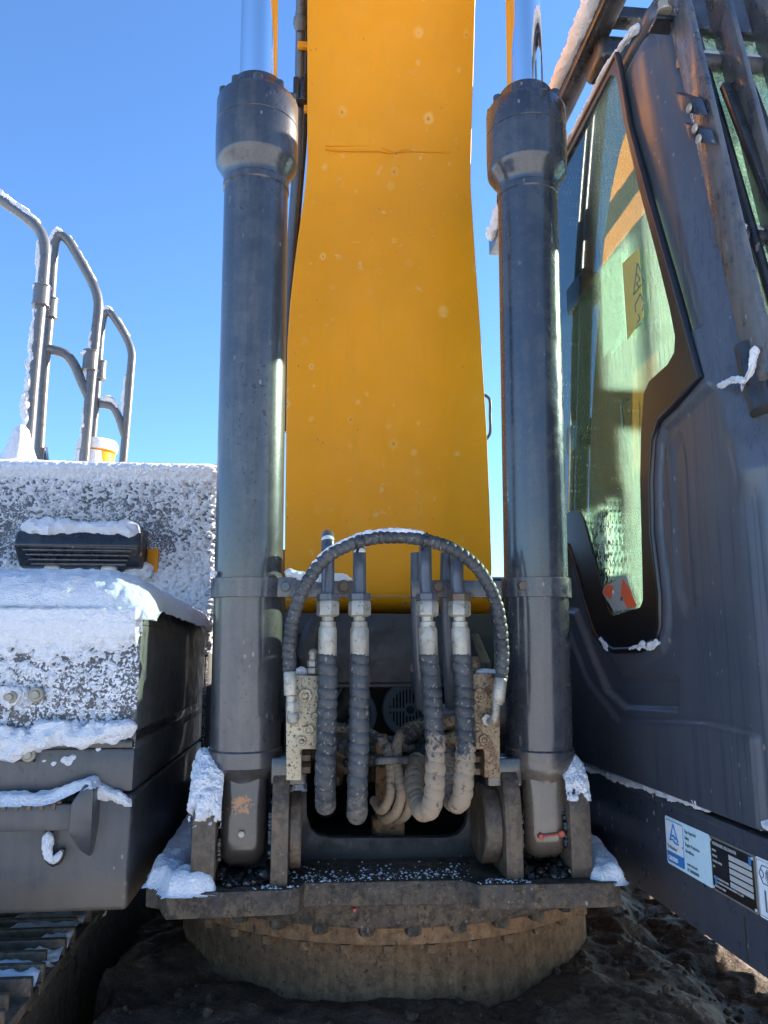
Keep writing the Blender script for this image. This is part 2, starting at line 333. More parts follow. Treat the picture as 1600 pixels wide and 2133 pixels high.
def flat(name, col, rough=.5, metal=0.):
    n = NT(name); k = n.noise(70, 4); n.bump(k, .08, .001); return n.fin(n.mix(n.ramp(k, .4, .75, 0, .25), col, tuple(x * .6 + .02 for x in col)), rough, metal)
M['white'] = flat('label_white', (.72, .76, .78)); M['pale'] = flat('label_pale_blue', (.56, .74, .80)); M['blue'] = flat('label_blue', (.03, .19, .50)); M['black'] = flat('label_black', (.008, .008, .010), .3); M['plate'] = flat('plate_edge', (.26, .24, .19), .45, .4)
M['ink'] = flat('ink', (.10, .13, .16)); M['silver'] = flat('plate_silver', (.52, .52, .49), .45, .2); M['decal_yellow'] = flat('warning_yellow', (.48, .43, .12)); M['red'] = flat('red_plastic', (.33, .055, .035)); M['void'] = flat('cavity', (.012, .011, .010), .8)
M['orange'] = flat('orange_ink', (.65, .10, .03)); M['soot'] = flat('tarry_grease', (.010, .009, .008), .25)
M['vent'] = flat('vent_grey', (.30, .31, .30), .5); M['oily'] = paint('dim_rear_plate', (.06, .045, .028), dust=(.11, .08, .05), amt=.8, rough=.6, coat=0)
def m_glass(name, tint, film, frost=0., lo=.45, hi=.65, drops=True, zband=None, ior=1.62):
    n = NT(name); N = n.N; L = n.L
    tr = N.new('ShaderNodeBsdfTransparent'); tr.inputs[0].default_value = (*tint, 1)
    gl = N.new('ShaderNodeBsdfGlossy'); gl.inputs['Roughness'].default_value = .015; gl.inputs[0].default_value = (.9, 1, .97, 1)
    fr = N.new('ShaderNodeFresnel'); fr.inputs[0].default_value = ior
    m1 = N.new('ShaderNodeMixShader'); L.new(fr.outputs[0], m1.inputs[0]); L.new(tr.outputs[0], m1.inputs[1]); L.new(gl.outputs[0], m1.inputs[2])
    di = N.new('ShaderNodeBsdfDiffuse'); di.inputs[0].default_value = (.62, .74, .66, 1); tl = N.new('ShaderNodeBsdfTranslucent'); tl.inputs[0].default_value = (.78, .84, .70, 1)
    m2 = N.new('ShaderNodeMixShader'); m2.inputs[0].default_value = .6; L.new(di.outputs[0], m2.inputs[1]); L.new(tl.outputs[0], m2.inputs[2])
    st = n.noise(1, 7, .75, n.map((150, 150, 16))); sp = n.noise(170, 6, .75); big = n.noise(3.5, 4)
    f = n.math('MULTIPLY', n.ramp(n.math('ADD', n.math('MULTIPLY', st, .5), n.math('MULTIPLY', sp, .5)), lo, hi), film)
    if zband:
        y = n.sep(1); z = n.sep(2)
        zs = n.math('SUBTRACT', z, n.math('MULTIPLY', n.math('SUBTRACT', y, 1.8), .36)); a = n.math('MULTIPLY', n.ramp(y, 2.10, 1.98), n.ramp(zs, 2.25, 2.28)); b = n.math('MULTIPLY', n.ramp(y, 2.0, 1.93), n.ramp(zs, 2.17, 2.13))  # film zones and clear band copy light reflected and transmitted by the pane
        cc = n.math('MULTIPLY', n.ramp(y, 1.95, 2.05), n.math('MULTIPLY', n.ramp(z, 2.05, 1.95), n.ramp(n.noise(55, 3, .5), .52, .58)))
        k = n.math('ADD', n.math('MULTIPLY', n.math('ADD', a, b), 1.), .05); f = n.math('MULTIPLY', f, k); f = n.math('ADD', f, n.math('MULTIPLY', cc, .55))
    f = n.math('ADD', f, n.math('MULTIPLY', n.ramp(n.noise(60, 4, .6), .5, .62), frost))
    if drops:
        v = n.vor(110, n.map((1, 1, .6))); dr = n.math('MULTIPLY', n.ramp(v.outputs['Distance'], .22, .12), n.math('GREATER_THAN', v.outputs['Color'], .80)); f = n.math('ADD', f, n.math('MULTIPLY', n.math('MULTIPLY', dr, n.ramp(big, .4, .55)), .5))
    f = n.math('MINIMUM', f, .95)
    m3 = N.new('ShaderNodeMixShader'); L.new(f, m3.inputs[0]); L.new(m1.outputs[0], m3.inputs[1]); L.new(m2.outputs[0], m3.inputs[2])
    L.new(m3.outputs[0], n.out.inputs[0]); return n.m
M['glass'] = m_glass('side_glass', (.94, .985, .975), .23, lo=.38, hi=.66, zband=True, ior=1.75)
M['glassc'] = m_glass('clear_glass', (.93, .985, .98), .03, drops=False)
M['glassd'] = m_glass('door_glass', (.77, .87, .82), .08, drops=False)
M['sheet'] = m_glass('notice_film', (.92, .97, .94), .22, lo=.30, hi=.62, drops=False)
M['glassf'] = m_glass('frosted_glass', (.88, .97, .94), .40, .75, .4, .6)

# ================================================================ GROUND AND SOIL
def build_ground():
    xs = np.concatenate([-np.geomspace(400, 6, 24), np.linspace(-5.8, 5.8, 110), np.geomspace(6, 400, 24)])
    X, Y = np.meshgrid(xs, xs + 2)
    near = np.exp(-((X) ** 2 + (Y - 2) ** 2) / 60)
    Z = (fbm(X * 1.2 + 9, Y * 1.2, 5, 3) - .5) * .22 * near + (fbm(X * .05, Y * .05, 3, 5) - .5) * 1.2 * (1 - near)
    o = grid(np.stack([X, Y, Z], -1)).build('ground', M['ground'], None); o['kind'] = 'structure'; o['label'] = 'churned muddy ground with patchy snow'
    # soil piled on the undercarriage frame
    xs = np.arange(-1.05, 1.75, .011); ys = np.arange(1.45, 4.2, .013); X, Y = np.meshgrid(xs, ys)
    rr = np.hypot(X, Y - 2.53)
    n1 = fbm(X * 4, Y * 4, 5, 11); n2 = fbm(X * 22, Y * 22, 4, 12); n3 = fbm(X * 9, Y * 9, 3, 14)
    n4 = fbm(X * 48, Y * 48, 3, 15); Z = .775 + (n1 - .5) * .09 + (n2 - .5) * .022 + (n4 - .5) * .010
    Z = Z + .045 + .10 * ss(.75, 1.3, rr) * ss(1.75, 2.35, Y) * (np.abs(X) < .72) - .03 * (1 - ss(.0, .75, rr))
    e = .70 + (n3 - .5) * .14 + .16 * ss(2.2, 3.2, Y)                      # right-hand edge of the frame
    k = ss(e, e + .16, X); Z = Z * (1 - k) + (.748 + .02 * ss(2.4, 3.2, Y) + (n1 - .5) * .06 + (n2 - .5) * .025 + (n4 - .5) * .016) * k
    k = ss(1.38, 1.7, X); Z = Z * (1 - k) + .08 * k
    e2 = -.66 + (n3 - .5) * .10; k = ss(e2 + .0, e2 - .10, X); Z = Z * (1 - k) + .30 * k
    k = ss(1.66, 1.50, Y + (n3 - .5) * .1); Z = Z * (1 - k) + .1 * k
    o = grid(np.stack([X, Y, Z], -1)).build('mud', M['soil'], None)
    tag(o, 'dark frozen mud and soil piled on the undercarriage below the turntable', 'mud', 'stuff')
    b = MB(); rng = random.Random(5)
    for i in range(600):
        x = rng.uniform(-.62, .95); y = rng.uniform(1.62, 2.8); r2 = math.hypot(x, y - 2.53)
        if r2 < .63: continue
        j = int((y - 1.45) / .013); q = int((x + 1.05) / .011); z = float(Z[j, q]); s = rng.choice([.002, .003, .004, .005, .006, .011]) * rng.uniform(.8, 1.3)
        bm = bmesh.new(); bmesh.ops.create_icosphere(bm, subdivisions=1, radius=s)
        for v in bm.verts: v.co = v.co * rng.uniform(.7, 1.25) + Vector((x, y, z + s * .3))
        b.bm(bm)
    tag(b.build('mud_clods', M['soil'], None, False), 'loose crumbs and clods of frozen mud lying on the mud around the pedestal', 'clods', 'stuff')
build_ground()

# ================================================================ BOOM CYLINDERS
CYL = []
def boom_cylinder(foot, top, r, gland_r, side, mat, label):
    a = Vector(foot); b = Vector(top); d = (b - a).normalized()
    def t_at(py):                                                       # metres along the axis seen at height py
        best = (1e9, 0)
        for k in range(0, 2400):
            t = k * .001; p = a + d * t; q = np.array(p) - CAM; y = 1066.5 - FPX * (q @ _u) / (q @ _fw)
            if abs(y - py) < best[0]: best = (abs(y - py), t)
        return best[1]
    s = side
    yo = (0 if s < 0 else 16)
    tb0, tcol, tnk = t_at(1555), t_at(1590), t_at(1625); tband0, tband1 = t_at(1246), t_at(1206)
    tt0, tt1, tg0, tg1, tc1 = t_at(402 + yo), t_at(350 + yo), t_at(272 + yo), t_at(246 + yo), t_at(186 + yo)
    m = MB()
    m.lathe(a, b, [(.04, .050), (tnk - .03, .053), (tnk, .057), (tnk + .016, .066), (tcol - .004, .081), (tcol, r + .004), (tb0 - .004, r + .004), (tb0, r), (tt0, r), (tt0 + .003, r + .003), (tt0 + .018, r + .003), (tt0 + .021, r + .0005), (tt0 + .034, r + .001), (tt0 + .044, r + .006), (tt1 - .006, gland_r - .006), (tt1 + .002, gland_r - .001), (tt1 + .01, gland_r)], 72)
    ft = [(a.x - .052, a.y - .069 * math.cos(q), a.z - .070 * math.sin(q)) for q in np.linspace(0, math.pi, 25)]
    zt_ = a.z + t_at(1594); ft = [(a.x - .052, a.y - .060, zt_)] + [(a.x - .052, a.y - .0665, a.z + .06)] + ft + [(a.x - .052, a.y + .0665, a.z + .06), (a.x - .052, a.y + .060, zt_)]
    bmf = bmesh.new(); vf = [bmf.verts.new(p) for p in ft]; f0 = bmf.faces.new(vf); g0 = bmesh.ops.extrude_face_region(bmf, geom=[f0])
    bmesh.ops.translate(bmf, verts=[e for e in g0['geom'] if isinstance(e, bmesh.types.BMVert)], vec=(.104, 0, 0)); bmesh.ops.recalc_face_normals(bmf, faces=bmf.faces[:])
    bmesh.ops.bevel(bmf, geom=[e for e in bmf.edges if abs(e.verts[0].co.x - e.verts[1].co.x) < 1e-6], offset=.034, segments=7, affect='EDGES', profile=.5); m.bm(bmf)
    # port block beside the collar
    bx = a.x - s * .10
    m.box((min(bx - .03, bx + .03) - .01, a.y - .065, a.z + t_at(1628)), (max(bx - .03, bx + .03) + .01, a.y + .03, a.z + t_at(1572)), .006)
    o = m.build('boom_cylinder', mat, label=label)
    g = MB(); g.lathe(a, b, [(tt1 + .008, gland_r), (tg0 - .06, gland_r + .0015), (tg0 - .002, gland_r + .0015), (tg0, gland_r - .0012), (tg0 + .002, gland_r + .001), (tg1 + .03, gland_r + .001), (tg1 + .038, gland_r - .003), (tg1 + .039, .073), (tg1 + .043, .070), (tc1, .070), (tc1 + .003, .068), (tc1 + .005, .045)], 72)
    g.build('gland', mat, o)
    top_t = tg1 + .038
    ax = d.orthogonal().normalized(); ay = d.cross(ax)
    for k in range(10):
        q = 2 * math.pi * (k + .35) / 10; c = a + (ax * math.cos(q) + ay * math.sin(q)) * (gland_r - .014)
        bb = MB(); bb.cyl(c + d * (top_t - .004), c + d * (top_t + .018), .0125, 20, .002); bb.build('bolt', mat, o)
    rod = MB(); rod.cyl(a + d * (tc1 - .02), a + d * (tc1 + 2.6), .0485, 64, .001); rod.build('rod', M['chrome'], o)
    bd = MB(); bd.lathe(a, b, [(tband0, r + .0005), (tband0, r + .006), (tband0 + .001, r + .007), (tband1 - .001, r + .007), (tband1, r + .006), (tband1, r + .0005)], 72, False)
    c = a + d * ((tband0 + tband1) / 2); x0 = c.x - s * (r - .012)
    if s < 0: bd.box((x0, c.y - .052, c.z - .023), (x0 + .045, c.y - .040, c.z + .023), .002)
    bd.build('clamp_band', M['grey'], o)
    bt = MB(); xx = x0 + .02 if s < 0 else c.x - .052
    yy = c.y - .052 if s < 0 else c.y - math.sqrt(max(0, r * r - .052 ** 2)) - .004
    bt.hexa((xx, yy + .003, c.z), (xx, yy - .011, c.z), .012); bt.build('clamp_bolt', M['rust'] if s > 0 else mat, o)
    # grease nipple on the eye
    gn = MB()
    if s > 0: gn.cyl((a.x + .024, a.y - .060, a.z - .003), (a.x + .024, a.y - .080, a.z - .003), .0075, 16); gn.beam((a.x + .024, a.y - .074, a.z - .003), (a.x - .022, a.y - .076, a.z - .008), .005, .004); gn.cyl((a.x - .024, a.y - .060, a.z - .008), (a.x - .024, a.y - .080, a.z - .008), .0065, 16); gn.build('nipple_cap', M['red'], o)
    else: gn.cyl((a.x, a.y - .067, a.z + .01), (a.x, a.y - .076, a.z + .01), .008, 16); gn.build('grease_nipple', M['zinc'], o)
    CYL.append((a, d, tband0, tband1, o)); return o
FL = A(508, 1732, Y=1.87); FR = A(1128, 1727, Y=1.87); FL.z = FR.z = 1.205
TL_ = A(538, 180, Y=1.80); TR_ = A(1094, 200, Y=1.80)
boom_cylinder(FL, TL_, .0805, .1035, -1, M['greyc'], 'weathered cylinder with rust patch on its foot')
boom_cylinder(FR, TR_, .0778, .1045, 1, M['greyd'], 'cylinder with red cap on its foot')

# ================================================================ FRAME: deck plate, lugs, cross plate, side plates
def xy_plate(mb, pts, z0, z1, bev=.004): return mb.prism([(x, y, z0) for x, y in pts], (0, 0, z1 - z0), bev)
fr = MB()
xy_plate(fr, [(-.548, 1.835), (-.515, 1.815), (-.49, 1.745), (-.24, 1.752), (-.215, 1.765), (-.205, 1.80), (.135, 1.785), (.155, 1.765), (.17, 1.745), (.462, 1.735), (.485, 1.75), (.49, 1.84), (.585, 2.3), (.60, 3.3), (-.60, 3.3), (-.56, 2.4)], 1.062, 1.113)
frame = fr.build('deck_plate', M['steel'], label='tarry deck plate')
def lug(x0, x1, mat, boss=None, cy=1.87, tz=.135):
    m = MB(); pts = []
    for k in range(0, 19):
        q = math.pi * (k / 18) * 1.0
        pts.append((x0, cy - .100 * math.cos(q), 1.245 + .120 * math.sin(q)))
    pts = [(x0, cy - .10, 1.113)] + pts + [(x0, cy + .16, 1.20), (x0, cy + .22, 1.113)]
    m.prism(pts, (x1 - x0, 0, 0), .004)
    o = m.build('cylinder_lug', mat)
    if boss:
        b = MB(); b.cyl((boss[0], cy, 1.215), (boss[1], cy, 1.215), boss[2], 48, .004); b.build('pin_boss', mat, o)
    return o
lx = lambda px, Y=1.78: A(px, 1700, Y=Y).x
lug(lx(402), lx(452), M['lug'], (lx(396), lx(404), .06)); lug(lx(566), lx(602), M['lug'], (lx(602), lx(628), .088))
lug(lx(1050), lx(1086), M['lug'], (lx(1012), lx(1050), .088)); lug(lx(1184), lx(1228), M['lug'], (lx(1228), lx(1233), .06))
def grease(x0, x1, seed, name_l):
    b = MB(); rng = random.Random(seed)
    for k in range(90):
        x = rng.uniform(x0, x1); y = rng.uniform(1.775, 1.90); r_ = rng.uniform(.005, .014); bm = bmesh.new(); bmesh.ops.create_icosphere(bm, subdivisions=2, radius=r_)
        for v in bm.verts: v.co = v.co * rng.uniform(.8, 1.2) + Vector((x, y, 1.114 + r_ * .3 + (.012 if abs(x - x0) < .012 or abs(x - x1) < .012 else 0)))
        b.bm(bm)
    for xx in (x0 + .002, x1 - .002):
        for k in range(26):
            t = rng.uniform(.2, 2.6); bm = bmesh.new(); bmesh.ops.create_icosphere(bm, subdivisions=1, radius=rng.uniform(.004, .009))
            for v in bm.verts: v.co += Vector((xx, 1.87 - .075 * math.cos(t - .8), 1.205 + .075 * math.sin(t - .8)))
            b.bm(bm)
    o = b.build('grease_buildup', M['soot']); o['kind'] = 'stuff'; o['label'] = name_l
grease(lx(454), lx(566), 3, 'black grease squeezed out round the left cylinder foot'); grease(lx(1087), lx(1184), 4, 'black grease squeezed out round the right cylinder foot')
# cross plate with a U opening
cp = MB(); YP = 1.98
def PX(px, py, Y=YP): p = A(px, py, Y=Y); return (p.x, Y, p.z)
outer = [PX(612, 1640), PX(638, 1640), PX(640, 1700), PX(648, 1728), PX(664, 1740), PX(690, 1745), PX(930, 1745), PX(955, 1738), PX(970, 1720), PX(976, 1690), PX(978, 1640), PX(1012, 1640), PX(1012, 1800), PX(612, 1800)]
cp.prism(outer, (0, .03, 0), .003); cp.build('cross_plate', M['inner'])
for s, px in ((-1, 612), (1, 1020)):
    b = MB(); x = A(px, 1700, Y=2.0).x; b.prism([(x, 1.97, 1.113), (x, 1.97, 1.33), (x, 2.06, 1.58), (x, 2.20, 1.66), (x, 2.75, 1.74), (x, 3.25, 1.5), (x, 3.25, 1.113)], (.028 * s, 0, 0), .004); b.build('side_plate', M['inner'])
b = MB(); p0 = A(636, 1292, Y=2.22); p1 = A(1010, 1422, Y=2.22); b.box((p0.x - .06, 2.22, p1.z), (p1.x + .03, 2.25, p0.z + .02), .004); b.box((p0.x - .04, 2.215, p1.z - .012), (p1.x, 2.26, p1.z - .001), .003); b.build('cross_member', M['inner'], label='dark cross member')
b = MB(); b.box((-.5, 2.98, 1.113), (.5, 3.0, 2.0), 0); b.build('rear_bulkhead', M['oily'])
for sx in (-.30, .33):
    b = MB(); b.box((sx - .02, 2.3, 1.113), (sx + .02, 2.98, 1.4), .004); b.build('inner_stiffener', M['inner'])
b = MB(); b.box((.36, 3.22, 1.05), (1.5, 4.8, 1.93), .03); b.build('gap_backing', M['dark'])  # dark box added behind the cab to close off bright gaps
# ventilated round covers behind the hoses
def vent(px, py, r, Y=2.72):
    c = A(px, py, Y=Y); b = MB(); b.lathe((c.x, Y, c.z), (c.x, Y - .05, c.z), [(0, r), (.03, r), (.034, r - .004), (.034, r * .80), (.028, r * .78)], 48, True)
    o = b.build('round_vent', M['vent']); s = MB()
    for row in (-1, 1):
        for k in range(-6, 7):
            x = k * r * .118; h = math.sqrt(max(0, (.72 * r) ** 2 - x * x)); z0 = .06 * r * row if abs(k) > 1 else .22 * r * row; z1 = row * h
            if abs(z1) > abs(z0) + .004: s.box((c.x + x - r * .028, Y - .0295, c.z + min(z0, z1)), (c.x + x + r * .028, Y - .026, c.z + max(z0, z1)), 0)
    s.build('vent_slots', M['void'], o); k = MB(); k.cyl((c.x, Y - .028, c.z), (c.x, Y - .045, c.z), r * .14, 20); k.build('hub', M['rust'], o)
vent(852, 1477, .095); vent(728, 1487, .092)
# ---- pipes from the valve block, seen through the opening
def pxpts(L): return [A(x, y, Y=Y) for x, y, Y in L]
def hose(L, r, pitch, mat, name='hose', depth=.17, label=None, parent=ROOT):
    b = MB(); b.corr(pxpts(L), r, pitch, 20, depth); return b.build(name, mat, parent, label=label)
b = MB(); b.tube(pxpts([(690, 1270, 2.12), (655, 1310, 2.10), (638, 1370, 2.10), (636, 1430, 2.15), (650, 1480, 2.3)]), .026, 20); b.build('swivel_pipe', M['inner'])
b = MB(); b.tube(pxpts([(735, 1440, 2.35), (715, 1478, 2.3), (690, 1492, 2.25), (660, 1495, 2.2)]), .030, 20); b.build('swivel_pipe', M['inner'])
b = MB(); b.tube(pxpts([(872, 1390, 2.0), (880, 1440, 2.05), (900, 1480, 2.1), (1000, 1480, 2.1)]), .024, 20); b.build('swivel_pipe', M['greyb'])
hose([(668, 1512, 2.05), (720, 1517, 2.03), (775, 1530, 1.98), (806, 1560, 1.93), (815, 1610, 1.90), (812, 1660, 1.9), (796, 1686, 1.93), (780, 1668, 2.0)], .0125, .0135, M['hosem'], label='thin muddy hose')
hose([(960, 1512, 2.05), (900, 1510, 2.03), (850, 1516, 1.98), (829, 1545, 1.93), (828, 1600, 1.90), (836, 1650, 1.88), (826, 1690, 1.9), (806, 1706, 1.95), (795, 1700, 2.05)], .0125, .0135, M['hosem'], label='thin muddy hose')
hose([(846, 1600, 1.95), (854, 1640, 1.92), (850, 1688, 1.92), (832, 1706, 1.97), (815, 1700, 2.05)], .0125, .0135, M['hosem'], label='thin muddy hose')
hose([(668, 1540, 2.2), (760, 1546, 2.2), (960, 1548, 2.2)], .02, .02, M['hosea'])
for (x0, y0, x1, y1) in ((918, 1510, 958, 1496), (922, 1546, 965, 1528)):
    b = MB(); b.cyl(A(x0, y0, Y=1.92), A(x1, y1, Y=1.90), .016, 8); b.build('brass_fitting', M['manr'])
b = MB(); c = A(816, 1583, Y=1.885); b.box((c.x - .040, 1.872, c.z - .009), (c.x + .040, 1.886, c.z + .009), .003); b.build('hose_clip', M['dark'])
b = MB(); p0 = A(783, 1530, Y=2.08); p1 = A(842, 1742, Y=2.08); b.box((p0.x, 2.08, p1.z), (p0.x + .03, 2.10, p0.z), .003); b.box((p0.x - .01, 2.04, p1.z - .01), (p0.x + .07, 2.10, p1.z + .05), .004); b.build('valve_bracket', M['ring'])
b = MB(); p = A(872, 1600, Y=2.1); b.box((p.x - .04, 2.06, p.z - .035), (p.x + .045, 2.12, p.z + .03), .004)
for k in (-.018, .018): b.cyl((p.x + k, 2.062, p.z + .008), (p.x + k, 2.048, p.z + .008), .011, 16)
b.build('valve_block', M['ring'])
rng = random.Random(21)
for k in range(9):
    x0 = rng.uniform(640, 720); x1 = rng.uniform(880, 985); y0 = rng.uniform(1500, 1600); y1 = rng.uniform(1490, 1610); Yk = rng.uniform(2.12, 2.45)
    hb = MB(); hb.corr(pxpts([(x0, y0, Yk), (x0 + 70, y0 + rng.uniform(-30, 50), Yk - .05), ((x0 + x1) / 2, (y0 + y1) / 2 + rng.uniform(0, 70), Yk + .04), (x1 - 60, y1 + rng.uniform(-20, 50), Yk), (x1, y1, Yk + .05)]), rng.choice([.013, .017, .022]), .017, 16, .15); hb.build('inner_hose', rng.choice([M['hose'], M['hosem'], M['lug']]))
for k in range(7):
    x0 = rng.uniform(650, 970); y0 = rng.uniform(1500, 1640); p = A(x0, y0, Y=2.2); q = p + Vector((rng.choice([-1, 1]) * .05, rng.uniform(-.02, .02), rng.uniform(-.03, .03))); fb = MB(); fb.hexa(p, q, rng.uniform(.014, .022)); fb.build('inner_fitting', rng.choice([M['zinc'], M['manr'], M['rust']]))
b = MB(); rng = random.Random(8)
for k in range(9):
    x = rng.uniform(660, 960); y = rng.uniform(1560, 1690); p = A(x, y, Y=2.35); q = A(x + rng.uniform(-60, 60), y + rng.uniform(-25, 25), Y=2.5); b.cyl(p, q, rng.uniform(.012, .03), 14)
b.build('swivel_joint_ports', M['inner'])

# ================================================================ SLEW RING
c0 = Vector((.040, 2.53, 0))
b = MB(); b.lathe(c0, c0 + Vector((0, 0, 1)), [(1.0, .688), (1.010, .694), (1.061, .694), (1.061, .3)], 128, True); o = b.build('upper_ring', M['steel'])
for k in range(40):
    q = 2 * math.pi * k / 40; x = c0.x + .672 * math.sin(q); y = c0.y - .672 * math.cos(q)
    if y > 2.55: continue
    h = MB(); h.hexa((x, y, 1.001), (x, y, .982), .019); h.build('ring_bolt', M['steel'], o)
b = MB(); b.lathe(c0, c0 + Vector((0, 0, 1)), [(.950, .640), (.955, .655), (.999, .66), (.9995, .60)], 128, True); o = b.build('slew_ring', M['ring'])
for k in range(40):
    q = 2 * math.pi * (k + .5) / 40; x = c0.x + .628 * math.sin(q); y = c0.y - .628 * math.cos(q)
    if y > 2.55: continue
    h = MB(); h.hexa((x, y, .948), (x, y, .930), .018); h.build('ring_bolt', M['ring'], o)
b = MB(); b.lathe(c0, c0 + Vector((0, 0, 1)), [(.60, .605), (.949, .595)], 128, True); b.build('pedestal', M['ring'])
b = MB(); p = A(738, 1893, Y=1.83); b.cyl(p, p + Vector((0, -.012, 0)), .0045, 12); b.build('grease_cap', M['red'])

# ================================================================ MANIFOLDS
def manifold(pts, mat, plugs, label, Y=1.74, dp=.055):
    b = MB(); P = [A(x, y, Y=Y) for x, y in pts]; P = [(p.x, Y, p.z) for p in P]; b.prism(P, (0, dp, 0), .0025)
    o = b.build('manifold', mat, label=label)
    for px, py, r in plugs:
        c = A(px, py, Y=Y); k = MB(); k.lathe((c.x, Y + .001, c.z), (c.x, Y - .02, c.z), [(0, r), (.005, r), (.0065, r - .0015), (.0065, r * .62), (.003, r * .58), (.003, r * .34), (.0065, r * .30)], 28); k.build('port_plug', mat, o)
    return o
ml = manifold([(596, 1405), (664, 1408), (664, 1561), (630, 1561), (628, 1566), (628, 1626), (596, 1626)], M['manl'], [(636, 1449, .0155), (643, 1520, .012), (628, 1543, .011), (656, 1543, .006), (655, 1495, .011)], 'pale manifold block with dark specks')
mr = manifold([(984, 1403), (1042, 1403), (1042, 1620), (1009, 1620), (1009, 1566), (1006, 1561), (984, 1561)], M['manr'], [(1000, 1448, .0165), (993, 1518, .012), (1008, 1541, .012)], 'rust stained manifold block')
for (x, y) in ((634, 1575), (634, 1600), (998, 1578), (998, 1603)):
    b = MB(); p = A(x, y, Y=1.79); b.hexa(p + Vector((-.014, 0, 0)), p + Vector((.014, 0, 0)), .013); b.build('manifold_bolt', M['rust'])
b = MB(); p = A(652, 1404, Y=1.765)
b.hexa(p, p + Vector((0, 0, .014)), .015); b.hexa(p + Vector((0, 0, .016)), p + Vector((0, 0, .030)), .0135); b.cyl(p + Vector((0, 0, .030)), p + Vector((0, 0, .042)), .010, 16); b.sphere(p + Vector((0, 0, .045)), .011); b.build('test_port', M['zinc'], label='small brassy test port fitting')
b = MB(); p = A(990, 1404, Y=1.80); b.hexa(p, p + Vector((0, 0, .04)), .013); b.build('test_port', M['manr'])

# ================================================================ FOUR BIG HOSES WITH FITTINGS AND STEEL PIPES
def line(xt, ytop, kind, hosepts, mat, xn=None, label=None, rusty=False):
    Y = 1.72; xn = xn or xt
    top = A(xn, 1243, Y=Y); b = MB()
    P = pxpts([(xn, 1243, Y), (xt, (ytop + 1243) / 2 + 10, Y + .003), (xt, ytop + 24, Y + .006), (xt, ytop + 2, Y + .035), (xt, ytop + 6, Y + .10), (xt + 2, ytop + 60, Y + .22), (xt + 4, ytop + 120, Y + .34)])
    b.tube(P, .0148, 24, .008); o = b.build('boom_line', mat, label=label)
    zc = lambda py: A(xn, py, Y=Y)
    f = MB(); f.hexa(zc(1252), zc(1236), .0255); f.build('lock_nut', M['rust'] if rusty else M['greyb'], o)
    f = MB(); f.lathe(zc(1285), zc(1252), [(0, .019), (.004, .0255), (.030, .0255), (.0365, .0215)], 6); f.build('swivel_nut', M['zinc'], o)
    x2 = hosepts[0][0]; dx = lambda py: A(xn + (x2 - xn) * (py - 1285) / 80, py, Y=Y)
    f = MB(); f.cyl(dx(1306), dx(1284), .0135, 24, .001); f.cyl(dx(1308), dx(1295), .0175, 24, .001); f.lathe(dx(1370), dx(1306), [(0, .0205), (.002, .0212), (.060, .0212), (.0665, .0195)], 12); f.build('ferrule', M['zinc'], o)
    h = MB(); h.corr(pxpts(hosepts), .0226, .0232, 24, .17); return h, o
specs = [
 (683, 1116, [(682, 1362, 1.72), (682, 1450, 1.72), (679, 1560, 1.72), (677, 1640, 1.725), (678, 1672, 1.75), (679, 1668, 1.81), (680, 1600, 1.87), (682, 1540, 1.95)], M['hose'], 'greyb', False, 'hose'),
 (749, 1146, [(749, 1362, 1.72), (749, 1450, 1.72), (747, 1560, 1.72), (744, 1660, 1.725), (744, 1692, 1.75), (744, 1688, 1.81), (744, 1620, 1.87), (744, 1560, 1.95)], M['hose'], 'greyb', False, 'hose'),
 (886, 1137, [(893, 1362, 1.72), (900, 1450, 1.72), (907, 1560, 1.715), (905, 1640, 1.71), (898, 1680, 1.72), (882, 1690, 1.75), (868, 1665, 1.81), (862, 1620, 1.88), (868, 1585, 1.96)], M['hosem'], 'greyb', False, 'hose'),
 (952, 1160, [(962, 1362, 1.72), (967, 1450, 1.72), (970, 1560, 1.715), (966, 1630, 1.71), (960, 1665, 1.72), (948, 1672, 1.75), (934, 1645, 1.81), (932, 1590, 1.88), (936, 1550, 1.96)], M['hosem'], 'greyb', True, 'hose')]
for xt, yt, hp, hm, pm, rusty, nm in specs:
    h, o = line(xt, yt, 0, hp, M[pm], xn=(890 if xt == 886 else 957 if xt == 952 else None), rusty=rusty, label=None)
    h.build('pressure_hose', hm, label='mud caked hose curling forward at its bottom' if hm is M['hosem'] else None)
# second pipes behind, right side
for x0, x1 in ((868, 874), (930, 936)):
    b = MB(); b.tube(pxpts([(x0, 1152, 1.86), (x0, 1250, 1.86), (x1, 1400, 1.88), (x1 + 4, 1470, 1.95)]), .0150, 20); b.build('steel_pipe', M['greyb'])
# bracket bars between the cylinders
def bar(x0, x1, y0=1208, y1=1245, Y=1.80):
    p = A(x0, y0, Y=Y); q = A(x1, y1, Y=Y); b = MB(); b.box((p.x, Y, q.z), (q.x, Y + .012, p.z), .002); return b.build('pipe_bracket', M['grey'])
o1 = bar(590, 762); o2 = bar(858, 1046); b = MB(); p = A(740, 1240, Y=1.815); q = A(870, 1243, Y=1.815); b.box((p.x, 1.815, q.z), (q.x, 1.82, p.z), 0); b.build('thin_strap', M['grey'])
for px, o in ((716, o1), (912, o2)):
    c = A(px, 1223, Y=1.80); b = MB(); b.cyl(c, c + Vector((0, -.003, 0)), .017, 24, .001); b.hexa(c + Vector((0, -.003, 0)), c + Vector((0, -.014, 0)), .0125); b.build('bracket_bolt', M['rust'], o)
